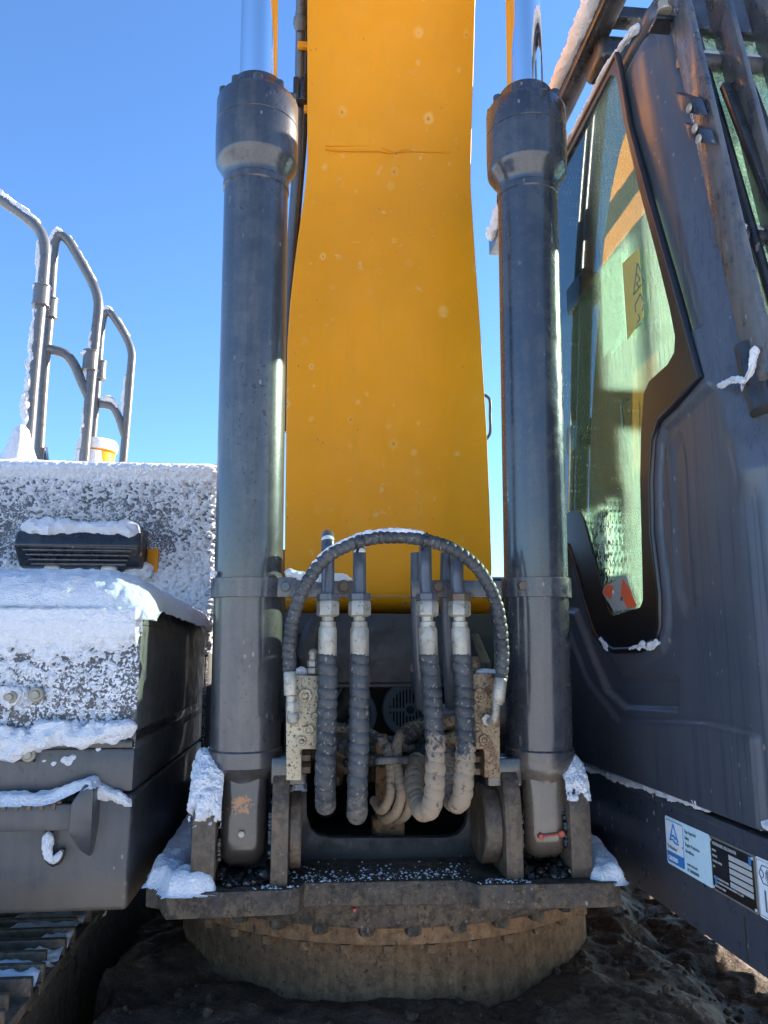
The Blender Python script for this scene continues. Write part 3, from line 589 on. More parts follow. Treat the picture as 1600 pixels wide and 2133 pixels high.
# arch hose
arch = [(603, 1402, 1.73), (603, 1340, 1.72), (614, 1275, 1.70), (640, 1212, 1.68), (685, 1158, 1.67), (750, 1127, 1.665), (826, 1118, 1.665), (890, 1126, 1.665), (950, 1147, 1.67), (1000, 1190, 1.68), (1030, 1246, 1.69), (1044, 1310, 1.70), (1047, 1370, 1.71), (1043, 1418, 1.72)]
hose(arch, .0150, .0158, M['hosea'], 'arched_hose', .20, 'thin corrugated hose arching over the four big hoses')
b = MB(); b.lathe(A(605, 1448, Y=1.715), A(604, 1402, Y=1.715), [(0, .0135), (.002, .0142), (.046, .0142), (.05, .012)], 12); b.cyl(A(606, 1464, Y=1.715), A(606, 1448, Y=1.715), .0095, 16); b.hexa(A(608, 1484, Y=1.715), A(608, 1462, Y=1.715), .0135); b.lathe(A(610, 1512, Y=1.715), A(610, 1484, Y=1.715), [(0, .003), (.008, .0125), (.020, .0145), (.028, .011)], 12); b.build('hose_end', M['zinc'])
b = MB(); b.lathe(A(1037, 1462, Y=1.705), A(1043, 1414, Y=1.705), [(0, .0135), (.002, .0145), (.048, .0145), (.052, .012)], 12); b.cyl(A(1036, 1468, Y=1.705), A(1037, 1460, Y=1.705), .012, 16); b.tube(pxpts([(1034, 1466, 1.705), (1032, 1490, 1.705), (1026, 1502, 1.71), (1016, 1502, 1.735)]), .0085, 14, .004); b.hexa(A(1016, 1500, Y=1.742), A(1016, 1500, Y=1.722), .0145); b.build('hose_end', M['zinc'])
for px, py in ((749, 1132), (884, 1128)):
    c = A(px, py, Y=1.665); b = MB(); b.tube([c + Vector((.004 * 0 + .017 * math.sin(t) * .3, .0185 * math.cos(t), .0185 * math.sin(t))) for t in np.linspace(0, 6.28, 14)], .0030, 8, .004); b.box((c.x - .006, c.y - .024, c.z - .006), (c.x + .006, c.y - .016, c.z + .008), .002); b.build('cable_tie', M['dark'])

# ================================================================ BOOM
def boom():
    rows = [(-420, 640, 1004, 1.60), (-150, 640, 995, 1.87), (0, 640, 990, 2.0), (120, 640, 987, 2.085), (220, 640, 984, 2.145), (300, 640, 982, 2.185), (330, 640.5, 981, 2.20), (370, 638, 981, 2.212), (420, 633, 984, 2.224), (500, 621, 989, 2.243), (560, 613, 993, 2.256), (640, 604, 999, 2.27), (720, 598.5, 1004, 2.285), (800, 597, 1009, 2.297), (900, 596, 1015, 2.31), (1050, 594, 1021, 2.327), (1180, 593, 1025, 2.34), (1230, 593, 1024, 2.345), (1252, 594, 1023, 2.36), (1268, 596, 1021, 2.39), (1278, 600, 1018, 2.44), (1283, 604, 1016, 2.52)]
    pts = []; 
    for py, l, r, Y in rows:
        a = A(l, py, Y=Y); c = A(r, py, Y=Y); pts.append((a.x, c.x, Y, (a.z + c.z) / 2))
    b = MB(); br = .006; dep = .60
    ring = lambda x0, x1, y, z, k: [(x0 + br, y, z), ((x0 + x1) / 2 - .12, y, z), ((x0 + x1) / 2 + .12, y, z), (x1 - br, y, z), (x1 - br * .3, y + br * .3, z), (x1, y + br, z), (x1, y + dep * .5, z), (x1, y + dep, z), (x0, y + dep, z), (x0, y + dep * .5, z), (x0, y + br, z), (x0 + br * .3, y + br * .3, z)]
    n = 12; vs = []; fs = []
    P = np.array(pts); 
    for i, p in enumerate(P): vs += ring(*p, 0)
    for i in range(len(P) - 1):
        for k in range(n): k2 = (k + 1) % n; fs.append((i * n + k, (i + 1) * n + k, (i + 1) * n + k2, i * n + k2))
    fs.append(tuple(range(n))); fs.append(tuple(reversed([(len(P) - 1) * n + k for k in range(n)])))
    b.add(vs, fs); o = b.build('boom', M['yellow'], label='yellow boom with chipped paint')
    wd = MB()
    for L in ([(678, 304), (790, 305), (822, 318), (850, 310), (938, 309)], [(678, 310), (700, 314), (790, 315), (808, 318), (850, 315), (938, 318)]):
        wd.tube([A(x, y, Y=2.19) + Vector((0, -.0005, 0)) for x, y in L], .0017, 8, .02, smooth=False)
    wd.build('weld_bead', M['yellow'], o)
    # pipes on both sides, with clamps
    def pipe(pts, r, mat, nm='boom_pipe'): q = MB(); q.tube(pts, r, 20, .03); return q.build(nm, mat, o)
    xl = pts[2][0]
    pipe([A(x, y, Y=Y) for x, y, Y in ((628, -250, 1.87), (627, 0, 2.10), (625, 120, 2.18), (622, 250, 2.24), (616, 380, 2.27), (608, 500, 2.30), (600, 660, 2.33), (594, 900, 2.36))], .0155, M['greyb'])
    pipe([A(x, y, Y=Y) for x, y, Y in ((640, -250, 2.0), (637, 120, 2.28), (634, 280, 2.32), (625, 400, 2.36), (615, 520, 2.4), (606, 660, 2.43))], .010, M['dark'])
    def clampb(x, y0, y1, Y, hw):
        p = A(x, y0, Y=Y); q = A(x, y1, Y=Y); k = MB(); k.box((p.x - hw, Y - .02, q.z), (p.x - .001, Y + .03, p.z), .005); k.box((p.x + .001, Y - .02, q.z), (p.x + hw, Y + .03, p.z), .005); k.box((p.x - hw - .001, Y - .021, q.z - .006), (p.x + hw + .001, Y + .02, q.z - .0005), .002); k.build('pipe_clamp', M['dark'], o)
    clampb(625, 168, 212, 2.2, .021)
    # coupling near the top
    k = MB(); p = A(627, 66, Y=2.14); k.lathe(p, A(626, 30, Y=2.12), [(0, .016), (.012, .022), (.024, .024), (.04, .022)], 20); k.box(p + Vector((-.021, -.022, .012)), p + Vector((.021, .01, .038)), .004)
    for s in (-.011, .011): k.cyl(p + Vector((s, -.01, .03)), p + Vector((s, -.01, .062)), .008, 16)
    k.build('pipe_coupling', M['grey'], o)
    k = MB(); p = A(628, 98, Y=2.155); k.box(p + Vector((-.012, -.015, -.012)), p + Vector((.03, .0, .010)), .002); k.build('pipe_tab', M['yellow'], o)
    k = MB(); p = A(636, 230, Y=2.2); k.box(p + Vector((-.004, -.015, -.012)), p + Vector((.012, .0, .010)), .002); k.build('pipe_tab', M['yellow'], o)
    xr = .32
    for yy, rr in ((.70, .028), (.80, .024)):
        pipe([(xr - .01, 1.85 + yy, 4.1), (xr + .0, 2.17 + yy, 3.2), (xr + .02, 2.25 + yy, 2.6), (xr + .04, 2.34 + yy, 1.9)], rr, M['greyb'])
    for z, yy in ((3.1, 2.19), (2.5, 2.28)):
        k = MB(); k.box((xr - .05, yy + .66, z - .06), (xr + .045, yy + .84, z + .06), .01); k.build('pipe_clamp', M['dark'], o)
    k = MB(); k.tube([A(1008, 822, Y=2.45), A(1019, 830, Y=2.45), A(1021, 865, Y=2.45), A(1020, 905, Y=2.45), A(1010, 918, Y=2.45)], .005, 12, .01); k.build('lifting_eye', M['greyb'], o)
    return o
boom()

# ================================================================ LEFT SIDE: hood, tool boxes, step, rails, track
XB = -.594
hd = MB(); hd.box((-2.4, 3.0, 1.05), (-.565, 4.6, 2.325), .045, seg=5); hood = hd.build('hood', M['boxf'])
b = MB(); b.box((-.563, 2.98, 1.113), (-.50, 3.0, 2.25), .003); b.build('hood_edge_panel', M['dark'])
# work lamp housing sunk in the hood
p = A(30, 1104, Y=2.86); q = A(288, 1180, Y=2.86)
b = MB(); b.prism([(p.x, 3.0, p.z + .03), (p.x, 2.88, p.z), (p.x, 2.86, p.z - .055), (p.x, 2.93, p.z - .125), (p.x, 3.0, p.z - .135)], (q.x - p.x, 0, 0), .010, 3)
o = b.build('lamp_housing', M['dark'], hood)
b = MB()
for k in range(4): b.box((p.x + .03 + .008 * k, 2.866 + .013 * k, p.z - .073 - .016 * k), (q.x - .03 - .008 * k, 2.90, p.z - .066 - .016 * k), .002)
b.build('housing_ribs', M['grey'], hood)
b = MB(); b.box((q.x + .004, 2.985, q.z - .005), (q.x + .045, 2.998, p.z - .045), .002); b.build('orange_reveal', M['yellow'], hood)
for sx in (.27, .73):
    b = MB(); c = Vector((p.x + (q.x - p.x) * sx, 2.93, p.z - .128)); b.sphere(c, .03, 20, (1, .4, .5)); b.build('lamp_lens', M['silver'], hood)
# upper tool box with crowned lid
LIDR = .105
def lidz(x, y):
    f = lambda d: LIDR - np.sqrt(np.maximum(0, LIDR ** 2 - (LIDR - np.clip(d, 0, LIDR)) ** 2))
    return 1.775 - np.minimum(f(XB - x) + f(y - 1.87), LIDR) - .02 * (y - 1.87)
def lidbox():
    # side profile grid: shell wrapped over the top
    b = MB(); bm = bmesh.new()
    b.box((-2.2, 1.865, 1.345), (XB, 3.0, 1.67), .006)
    xs = np.concatenate([np.linspace(-2.2, XB - LIDR, 8)[:-1], XB - LIDR * (1 - np.sin(np.linspace(0, math.pi / 2, 14)))])
    ys = np.concatenate([1.87 + LIDR * (1 - np.cos(np.linspace(0, math.pi / 2, 14))), np.linspace(1.87 + LIDR, 3.0, 10)[1:]])
    X, Y = np.meshgrid(xs, ys); g = grid(np.stack([X, Y, lidz(X, Y)], -1)); b.add(g.v, g.f)
    return b
tbx = lidbox().build('tool_box', M['boxf'], label='upper tool box with crowned lid')
b = MB(); b.box((-2.2, 1.852, 1.392), (XB - .003, 1.90, 1.412), .005); b.box((-2.2, 1.86, 1.405), (XB + .002, 2.9, 1.43), .004); b.build('lid_lip', M['dark'], tbx)
b = MB(); b.box((-2.2, 1.858, 1.297), (XB + .001, 3.0, 1.392), .008); b.build('box_skirt', M['box'], tbx)
for (x, y, r) in ((75, 1447, .017), (60, 1573, .015), (38, 1570, .014), (22, 1452, .014)):
    c = A(x, y, Y=1.85); b = MB(); b.cyl(c + Vector((0, .01, 0)), c + Vector((0, -.006, 0)), r, 24, .002); b.cyl(c + Vector((0, -.006, 0)), c + Vector((0, -.012, 0)), r * .6, 20, .002); b.build('latch_washer', M['plate'], tbx)
b = MB(); b.box(A(30, 1584, Y=1.862), A(72, 1562, Y=1.848), .003); b.build('latch_plate', M['dark'], tbx)
low = MB(); low.box((-2.2, 1.863, 1.047), (XB + .002, 3.0, 1.292), .012, seg=3); lo = low.build('lower_box', M['box'], label='lower box with step on its front')
b = MB(); xs_ = A(150, 1690, Y=1.80).x; xe = A(192, 1690, Y=1.80).x
b.box((-2.2, 1.822, 1.225), (xs_, 1.866, 1.280), .004)
b.prism([(xs_ - .003, 1.795, 1.285), (xs_ - .003, 1.795, 1.225), (xs_ + .01, 1.83, 1.185), (xe - .008, 1.835, 1.165), (xe, 1.80, 1.23), (xe, 1.80, 1.315), (xe - .02, 1.80, 1.325)], (0, .07, 0), .006)
b.build('step_bracket', M['box'], lo)
b = MB(); b.box((-2.2, 1.824, 1.280), (xs_ - .03, 1.87, 1.287), .002)
for k in range(26):
    x = xs_ - .04 - k * .026; b.box((x - .010, 1.816, 1.268), (x, 1.823, 1.286), .002)
b.build('step_tread', M['rust'], lo)
b = MB(); b.tube([A(x, y, Y=1.845) for x, y in ((102, 1732), (100, 1760), (102, 1788), (112, 1797), (124, 1788), (129, 1768))], .009, 12, .008); b.build('hook', M['dark'], lo)
# handrails
def rail(paths, r, clamps, lab):
    first = None
    for L, Y in paths:
        b = MB(); P = [A(x, y, Y=Y) for x, y in L]; b.tube(P, r, 18, .02)
        if first is None: first = b.build('handrail', M['rail'], label=lab)
        else: b.build('rail_tube', M['rail'], first)
    for x, y, Y in clamps:
        c = A(x, y, Y=Y); b = MB(); b.cyl(c - Vector((0, 0, .045)), c + Vector((0, 0, .045)), r + .010, 24, .004); b.cyl(c + Vector((0, 0, -.047)), c + Vector((0, 0, -.040)), r + .015, 24, .002); b.cyl(c + Vector((0, 0, .040)), c + Vector((0, 0, .047)), r + .014, 24, .002); b.build('rail_clamp', M['rail'], first)
    return first
RAIL = [
 ([([(-90, 345), (-10, 408), (50, 450), (82, 480), (93, 508), (92, 560), (84, 640), (70, 790), (56, 965)], 3.2)], .0235, [(86, 617, 3.2)], 'handrail running out of the picture'),
 ([([(80, 965), (92, 780), (104, 640), (111, 540), (116, 500), (125, 490), (138, 497), (170, 548), (197, 600), (205, 630), (200, 690), (188, 810), (175, 965)], 3.35), ([(102, 727), (135, 737), (152, 755), (170, 795), (185, 828)], 3.35)], .0215, [(104, 643, 3.35), (188, 752, 3.35)], 'middle handrail'),
 ([([(188, 965), (200, 830), (212, 680), (218, 655), (228, 650), (240, 665), (266, 710), (274, 735), (272, 775), (262, 900), (254, 990)], 3.75), ([(209, 842), (232, 846), (244, 862), (262, 915)], 3.75)], .0195, [(208, 772, 3.75)], 'small far handrail')]
for a_ in RAIL: rail(*a_)
b = MB(); p = A(200, 968, Y=3.45); b.cyl((p.x, 3.45, 2.30), (p.x, 3.45, p.z + .050), .078, 40, .004); b.cyl((p.x, 3.45, p.z + .052), (p.x, 3.45, p.z + .072), .083, 40, .006); b.build('filler_cap', M['yellow'], label='yellow filler cap')
b = MB(); p = A(92, 966, Y=3.4); b.prism([(p.x - .03, 3.4, p.z), (p.x + .01, 3.4, p.z), (p.x - .008, 3.4, p.z + .09), (p.x - .022, 3.4, p.z + .10)], (0, .05, 0), .004); b.build('rail_foot', M['dark'])
# crawler track
def track():
    xi, xo = -.753, -1.353; RT = .42; cy, cz = 1.42, .50; first = None; pitch = .222
    tr = bpy.data.objects.new('crawler_track', None); COL.objects.link(tr); tr.parent = ROOT; tr.matrix_parent_inverse = Matrix.Translation((0, -2.53, 0))
    sh = MB(); sh.box((xo, 0, -.022), (xi, pitch - .008, 0), .003); 
    for k in range(3): sh.box((xo, .012 + k * .074, -.004), (xi + (.0 if k != 1 else -.02), .030 + k * .074, .034), .004)
    sh.box((xi - .09, .02, -.06), (xi - .02, pitch - .03, -.02), .004)
    me = None
    for i in range(14):
        t = i * pitch - .7
        if t >= 0: Mx = Matrix.Translation((0, cy + t, cz + RT))
        else:
            q = t / RT; Mx = Matrix.Translation((0, cy, cz)) @ Matrix.Rotation(-q, 4, 'X') @ Matrix.Translation((0, 0, RT))
        if me is None: o = sh.build('track_shoe', M['lug'], tr); me = o.data
        else: o = bpy.data.objects.new('track_shoe', me); COL.objects.link(o); o.parent = tr
        o.matrix_local = Mx
    b = MB(); b.box((xo + .1, 1.4, .18), (xi - .04, 4.3, .84), .02); b.cyl((xo + .1, cy, cz), (xi - .06, cy, cz), .37, 40, .02); b.build('track_frame', M['ring'], tr)
track()

# ================================================================ CAB
XC = .63; Y0C, Y1C, RC = 3.15, 1.42, .12
Z0C, Z1C = 1.285, 3.27
rake = lambda z: np.maximum(0, np.asarray(z, float) - 1.95) * .245
CP = lambda x, y: (lambda p: (p.y, p.z))(A(x, y, X=XC))
win = [(1.80, 3.235)] + [CP(x, y) for x, y in ((1302, 150), (1322, 265), (1370, 435), (1418, 600), (1471, 786), (1420, 838), (1385, 872), (1372, 915), (1367, 1000), (1369, 1110), (1384, 1240), (1384, 1300), (1376, 1332), (1345, 1350), (1290, 1352), (1268, 1342), (1250, 1318), (1228, 1250), (1203, 1160))] + [(2.36, 1.945), (2.46, 1.965), (2.85, 1.965), (2.90, 2.0), (2.90, 3.18), (2.84, 3.235)]
clr = [(1.845, 3.215)] + [CP(x, y) for x, y in ((1296, 160), (1310, 250), (1340, 380), (1378, 520), (1408, 640), (1420, 700), (1418, 735), (1404, 760), (1365, 795), (1354, 820), (1348, 900), (1346, 1000), (1350, 1150), (1352, 1250), (1346, 1266), (1290, 1283), (1281, 1278), (1255, 1190), (1226, 1085), (1218, 1068), (1208, 1064), (1165, 1076))] + [(2.78, 2.04), (2.82, 2.08), (2.82, 3.16), (2.78, 3.215)]
def cab_shell():
    L1 = Y0C - Y1C; L2 = RC * math.pi / 2
    s = np.concatenate([np.linspace(0, L1, 520)[:-1], L1 + np.linspace(0, L2, 16)[:-1], L1 + L2 + np.linspace(0, .86, 80)]); z = np.linspace(Z0C, Z1C, 560)
    Sg, Zg = np.meshgrid(s, z); rk = rake(Zg)
    X = np.full(Sg.shape, XC); Y = Y0C - Sg * (L1 - rk) / L1
    yside = np.where(Sg <= L1, Y, 9.)
    a = np.clip((Sg - L1) / RC, 0, math.pi / 2)
    X = np.where(Sg > L1, XC + RC * (1 - np.cos(a)), X); Y = np.where(Sg > L1, Y1C + rk - RC * np.sin(a), Y)
    X = np.where(Sg > L1 + L2, XC + RC + (Sg - L1 - L2), X)
    # lean the upper part slightly inwards and round it into the roof
    nx = -np.where(Sg > L1, np.cos(a), 1.); ny = -np.where(Sg > L1, np.sin(a), 0.)
    dwin = pdist(win, yside, Zg)
    off = np.zeros(Sg.shape)
    off += .010 * ss(-.045, -.022, dwin) * (Zg < 2.3)                              # raised lip round the window
    P1 = [CP(x, y) for x, y in ((1170, 1268), (1196, 1275), (1236, 1380), (1262, 1440), (1298, 1474), (1410, 1480), (1412, 1412), (1290, 1405), (1256, 1340), (1215, 1150), (1170, 1140))]
    off -= .017 * ss(-.010, .012, pdist(P1, yside, Zg))
    P2 = [CP(x, y) for x, y in ((1398, 925), (1418, 905), (1428, 960), (1436, 1100), (1446, 1262), (1428, 1275), (1412, 1230), (1400, 1080))]
    off -= .007 * ss(-.016, .020, pdist(P2, yside, Zg))
    P3 = [CP(x, y) for x, y in ((1296, 1502), (1412, 1502), (1480, 1506), (1700, 1560), (1700, 2000), (1100, 1700), (1100, 1200), (1168, 1262), (1230, 1420))]
    off += .011 * ss(-.009, .011, pdist(P3, yside, Zg))
    lip = [CP(x, y) for x, y in ((1500, 915), (1640, 840), (1640, 1020), (1526, 1040), (1534, 1144), (1640, 1850), (1660, 1850), (1700, 900))]
    sside = Sg - L1
    off += .007 * ss(.055, .075, sside) * ss(1.95, 1.88, Zg)                      # press line along the corner
    off += .009 * ss(.0, .03, sside) * ss(1.88, 1.96, Zg) * ss(2.06, 1.99, Zg)
    off -= .006 * ss(.045, .055, sside) * ss(.10, .085, sside) * ss(2.1, 2.2, Zg)
    off += (fbm(Sg * 3, Zg * 3, 3, 2) - .5) * .003
    # pillar bulge
    X = X + nx * off; Y = Y + ny * off
    top = ss(3.12, 3.27, Zg); X = X + top ** 2 * .06
    ok = ~((dwin > .004) & (Sg <= L1))
    ws = (Sg > L1 + L2 - .035) & (Sg < L1 + L2 + .70) & (Zg > 2.06) & (Zg < 3.14); ok &= ~ws
    P = np.stack([X, Y, Zg], -1); nv, nu = Sg.shape; idx = np.arange(nv * nu).reshape(nv, nu)
    k = ok[:-1, :-1] & ok[:-1, 1:] & ok[1:, 1:] & ok[1:, :-1]
    F = np.stack([idx[:-1, :-1], idx[:-1, 1:], idx[1:, 1:], idx[1:, :-1]], -1)[k]
    used = np.unique(F); m = -np.ones(nv * nu, int); m[used] = np.arange(len(used))
    b = MB(); b.v = [tuple(v) for v in P.reshape(-1, 3)[used].tolist()]; b.f = [tuple(reversed(f)) for f in m[F].tolist()]
    return b
shell = cab_shell()
shell.box((.66, 1.33, Z0C), (1.6, 3.14, Z0C + .04), 0)                           # floor
cab = shell.build('cab', M['greyb'], label='dark blue-grey cab')
md = cab.modifiers.new('thick', 'SOLIDIFY'); md.thickness = .012; md.offset = 1
for p_ in [cab.data]:
    try: p_.set_sharp_from_angle(angle=R(75))
    except Exception: pass
def holed(name, outer, inner, mat, parent, x, th, label=None):
    """flat piece in the plane X = x (Y, Z outlines) with an optional opening"""
    cu = bpy.data.curves.new(name, 'CURVE'); cu.dimensions = '2D'; cu.fill_mode = 'BOTH'; cu.extrude = th / 2; cu.bevel_depth = min(.0012, th / 4)
    for L in (outer, inner):
        if not L: continue
        sp = cu.splines.new('POLY'); sp.points.add(len(L) - 1)
        for pt, (y, z) in zip(sp.points, L): pt.co = (-y, z, 0, 1)
        sp.use_cyclic_u = True
    t = bpy.data.objects.new('tmp', cu); me = bpy.data.meshes.new_from_object(t); bpy.data.objects.remove(t)
    # curve plane (x=-Y, y=Z) -> world, facing -X
    me.transform(Matrix(((0, 0, -1, x), (-1, 0, 0, 0), (0, 1, 0, 0), (0, 0, 0, 1)))); me.materials.clear()
    return link(name, me, mat, parent, False, label)
winb = [(y, z) for y, z in win]
# black gasket reaching 8 mm over the sheet metal
def grow(poly, d):
    n = len(poly); out = []
    ar = sum(poly[i][0] * poly[(i + 1) % n][1] - poly[(i + 1) % n][0] * poly[i][1] for i in range(n)); sg = 1 if ar > 0 else -1
    for i in range(n):
        a, b_, c = Vector(poly[i - 1]), Vector(poly[i]), Vector(poly[(i + 1) % n]); t = ((b_ - a).normalized() + (c - b_).normalized()).normalized(); out.append((b_.x + t.y * d * sg, b_.y - t.x * d * sg))
    return out
holed('window_border', grow(win, .004), grow(clr, .0), M['black'], cab, XC - .012, .005)
holed('side_window', grow(win, -.004), None, M['glass'], cab, XC - .004, .004)
g = MB(); g.tube([(XC - .012, y, z) for y, z in grow(win, .004) + [grow(win, .004)[0]]], .0085, 10, .03, smooth=False); g.build('window_seal', M['black'], cab)
# windshield
def fy(z): return 1.30 + float(rake(z))
b = MB(); q = [(XC + .10, 2.05), (XC + .84, 2.05), (XC + .84, 3.15), (XC + .10, 3.15)]
b.prism([(x, fy(z) + .012, z) for x, z in q], (0, .006, 0)); b.build('windshield', M['glassf'], cab, label='frosted windshield behind the guard')
g = MB(); L = [(x, fy(z) + .004, z) for x, z in ((.732, 2.06), (.732, 3.13), (1.45, 3.13), (1.45, 2.06), (.732, 2.06))]; g.tube(L, .012, 10, .05, smooth=False); g.build('windshield_seal', M['dark'], cab)
g = MB(); g.beam((.83, fy(2.45) - .03, 2.42), (.80, fy(2.95) - .03, 2.95), .022, .02); g.build('wiper_arm', M['dark'], cab)
g = MB(); g.beam((.775, fy(2.35) - .04, 2.35), (.735, fy(2.9) - .04, 2.9), .024, .018); g.build('wiper_blade', M['dark'], cab)
# roof, rear wall, far side, floor, inside
b = MB(); b.box((.655, 1.66, 3.232), (1.62, 3.2, 3.30), .03, seg=4); b.build('roof', M['greyb'], cab)
b = MB(); b.box((.65, 3.12, 1.285), (1.6, 3.15, 2.02), .004); b.box((.65, 3.12, 2.02), (.80, 3.15, 3.24), .004); b.box((1.45, 3.12, 2.02), (1.6, 3.15, 3.24), .004); b.box((.80, 3.12, 3.12), (1.45, 3.15, 3.24), .004); b.build('rear_wall', M['dark'], cab)
b = MB(); b.box((.80, 3.13, 2.02), (1.45, 3.136, 3.12), 0); b.build('rear_window', M['glassc'], cab)
b = MB(); b.box((1.57, 1.45, 1.285), (1.6, 3.15, 1.80), .004); b.box((1.57, 3.0, 1.80), (1.6, 3.15, 3.24), .004); b.box((1.57, 2.12, 1.80), (1.6, 2.2, 3.24), .004); b.box((1.57, 1.45, 3.16), (1.6, 3.15, 3.24), .004); b.prism([(1.57, 1.45, 1.8), (1.57, 1.53, 1.8), (1.57, 1.80, 3.2), (1.57, 1.70, 3.2)], (.03, 0, 0), .004); b.build('door_frame', M['dark'], cab)
b = MB(); b.box((1.58, 1.52, 1.80), (1.586, 2.12, 3.16), 0); b.box((1.58, 2.2, 1.80), (1.586, 3.0, 3.16), 0); b.build('door_window', M['glassd'], cab)
b = MB()
b.box((.86, 2.25, 1.62), (1.34, 2.72, 1.76), .05, seg=4); b.box((.88, 2.62, 1.74), (1.32, 2.76, 2.30), .06, Matrix.Translation((0, .0, 0)), 4); b.box((.97, 2.66, 2.33), (1.23, 2.76, 2.52), .045, seg=4); b.box((.90, 2.2, 1.30), (1.3, 2.7, 1.62), .03)
b.build('seat', M['dark'], cab)
b = MB(); b.box((.70, 2.0, 1.32), (.86, 2.75, 1.86), .03, seg=3); b.build('console', M['dark'], cab)
b = MB(); c = Vector((.78, 1.95, 0)); p = A(1270, 1124, X=.70); b.prism([(p.x, p.y - .10, p.z - .25), (p.x, p.y - .13, p.z + .10), (p.x, p.y + .02, p.z + .11), (p.x, p.y + .10, p.z - .1), (p.x, p.y + .1, p.z - .25)], (.02, 0, 0), .01); b.build('inner_panel', M['vent'], cab)
b = MB(); b.tube([p + Vector((-.012, .020 * math.cos(t), .020 * math.sin(t))) for t in np.linspace(0, 6.283, 24)], .003, 8, .004, caps=False); b.build('panel_ring', M['white'], cab)
b = MB(); b.tube([(.80, 2.1, 1.84), (.79, 2.08, 1.98), (.80, 2.05, 2.06)], .013, 12, .02); b.sphere((.80, 2.05, 2.09), .032, 20, (1, 1, 1.5)); b.build('joystick', M['dark'], cab)
# stickers on the side window
def onwin(name, pts, mat, x=XC - .0175, th=.0008, parent=cab, lab=None): return holed(name, [CP(a, b2) for a, b2 in pts], None, mat, parent, x, th, lab)
DZ = -.0
st = onwin('warning_sticker', [(1345, 515), (1355, 660), (1321, 708), (1310, 550)], M['decal_yellow'], lab='yellow warning sticker on the side window')
ink = MB()
def strokes(mb, L, r, X):
    for poly in L:
        P = [A(x, y, X=X) for x, y in poly]; mb.tube(P, r, 6, .05, smooth=False)
strokes(ink, [[(1328, 548), (1320, 614), (1343, 584), (1328, 548)], [(1327, 570), (1333, 582), (1326, 590), (1331, 598)], [(1334, 612), (1323, 636), (1325, 650)], [(1334, 612), (1342, 630), (1338, 648)], [(1330, 655), (1333, 665), (1328, 672)], [(1325, 684), (1336, 672)]], .0016, XC - .019)
ink.build('pictogram', M['ink'], st)
hs = onwin('notice_sheet', [(1306, 515), (1312, 688), (1270, 745), (1264, 560)], M['sheet'])
rs = onwin('inspection_sticker', [(1318, 1198), (1336, 1250), (1340, 1268), (1292, 1272), (1268, 1235), (1272, 1222)], M['vent'])
onwin('red_patch', [(1312, 1206), (1326, 1226), (1342, 1262), (1322, 1268), (1308, 1235)], M['orange'], XC - .019, .0008, rs)
onwin('red_patch', [(1278, 1216), (1292, 1222), (1286, 1248), (1270, 1236)], M['orange'], XC - .019, .0008, rs)

# lettering
def text_mesh(mb, body, size, org, u, v, n, sx=1., bold=0):
    cu = bpy.data.curves.new('t', 'FONT'); cu.body = body; cu.size = size; cu.extrude = .0003; cu.offset = bold; cu.resolution_u = 3
    t = bpy.data.objects.new('tmp', cu); me = bpy.data.meshes.new_from_object(t); bpy.data.objects.remove(t)
    Mx = Matrix(((u[0] * sx, v[0], n[0], org[0]), (u[1] * sx, v[1], n[1], org[1]), (u[2] * sx, v[2], n[2], org[2]), (0, 0, 0, 1))); me.transform(Mx)
    mb.add([p.co for p in me.vertices], [list(p.vertices) for p in me.polygons]); bpy.data.meshes.remove(me)
k_ = MB(); p_ = A(1292, 1252, X=XC - .0205); text_mesh(k_, '80', .016, tuple(p_), (0, -1, 0), (0, 0, 1), (-1, 0, 0)); k_.build('lettering', M['ink'], cab, False)
k_ = MB(); p_ = A(1276, 1238, X=XC - .0205); text_mesh(k_, 'M', .015, tuple(p_), (0, -1, 0), (0, 0, 1), (-1, 0, 0)); k_.build('lettering', M['white'], cab, False)
# cab base with plates
b = MB(); b.box((XC, 1.15, 1.022), (1.6, 3.3, 1.268), .006); b.box((XC - .001, 1.15, 1.255), (XC + .02, 3.3, 1.270), .002)
base = b.build('cab_base', M['base'], label='long plate under the cab carrying stickers')
b = MB(); b.box((XC - .0015, 1.505, 1.03), (XC + .001, 1.508, 1.11), 0); b.build('base_seam', M['void'], base)
b = MB(); b.box((XC + .03, 1.36, 1.268), (1.58, 3.1, 1.286), 0); b.build('cab_mount', M['void'])
u_, v_, n_ = (0, -1, 0), (0, 0, 1), (-1, 0, 0)
yl = A(1386, 1702, X=XC).y; ym = A(1479, 1735, X=XC).y; yr = A(1572, 1773, X=XC).y
zt, zb = 1.232, 1.128
def rect(mb, y0, y1, z0, z1, x, th=.0012, rad=.0):
    if rad:
        P = []
        for cy_, cz_, a0 in ((y0 - rad, z0 + rad, 0), (y1 + rad, z0 + rad, 1), (y1 + rad, z1 - rad, 2), (y0 - rad, z1 - rad, 3)):
            for k in range(6):
                t = math.pi / 2 * (a0 + k / 5); P.append((x, cy_ + rad * math.cos(t), cz_ - rad * math.sin(t)))
        mb.prism(P, (-th, 0, 0))
    else: mb.box((x - th, y1, z0), (x, y0, z1), 0)
    return mb
def sy(px, py=1780): return A(px, py, X=XC).y
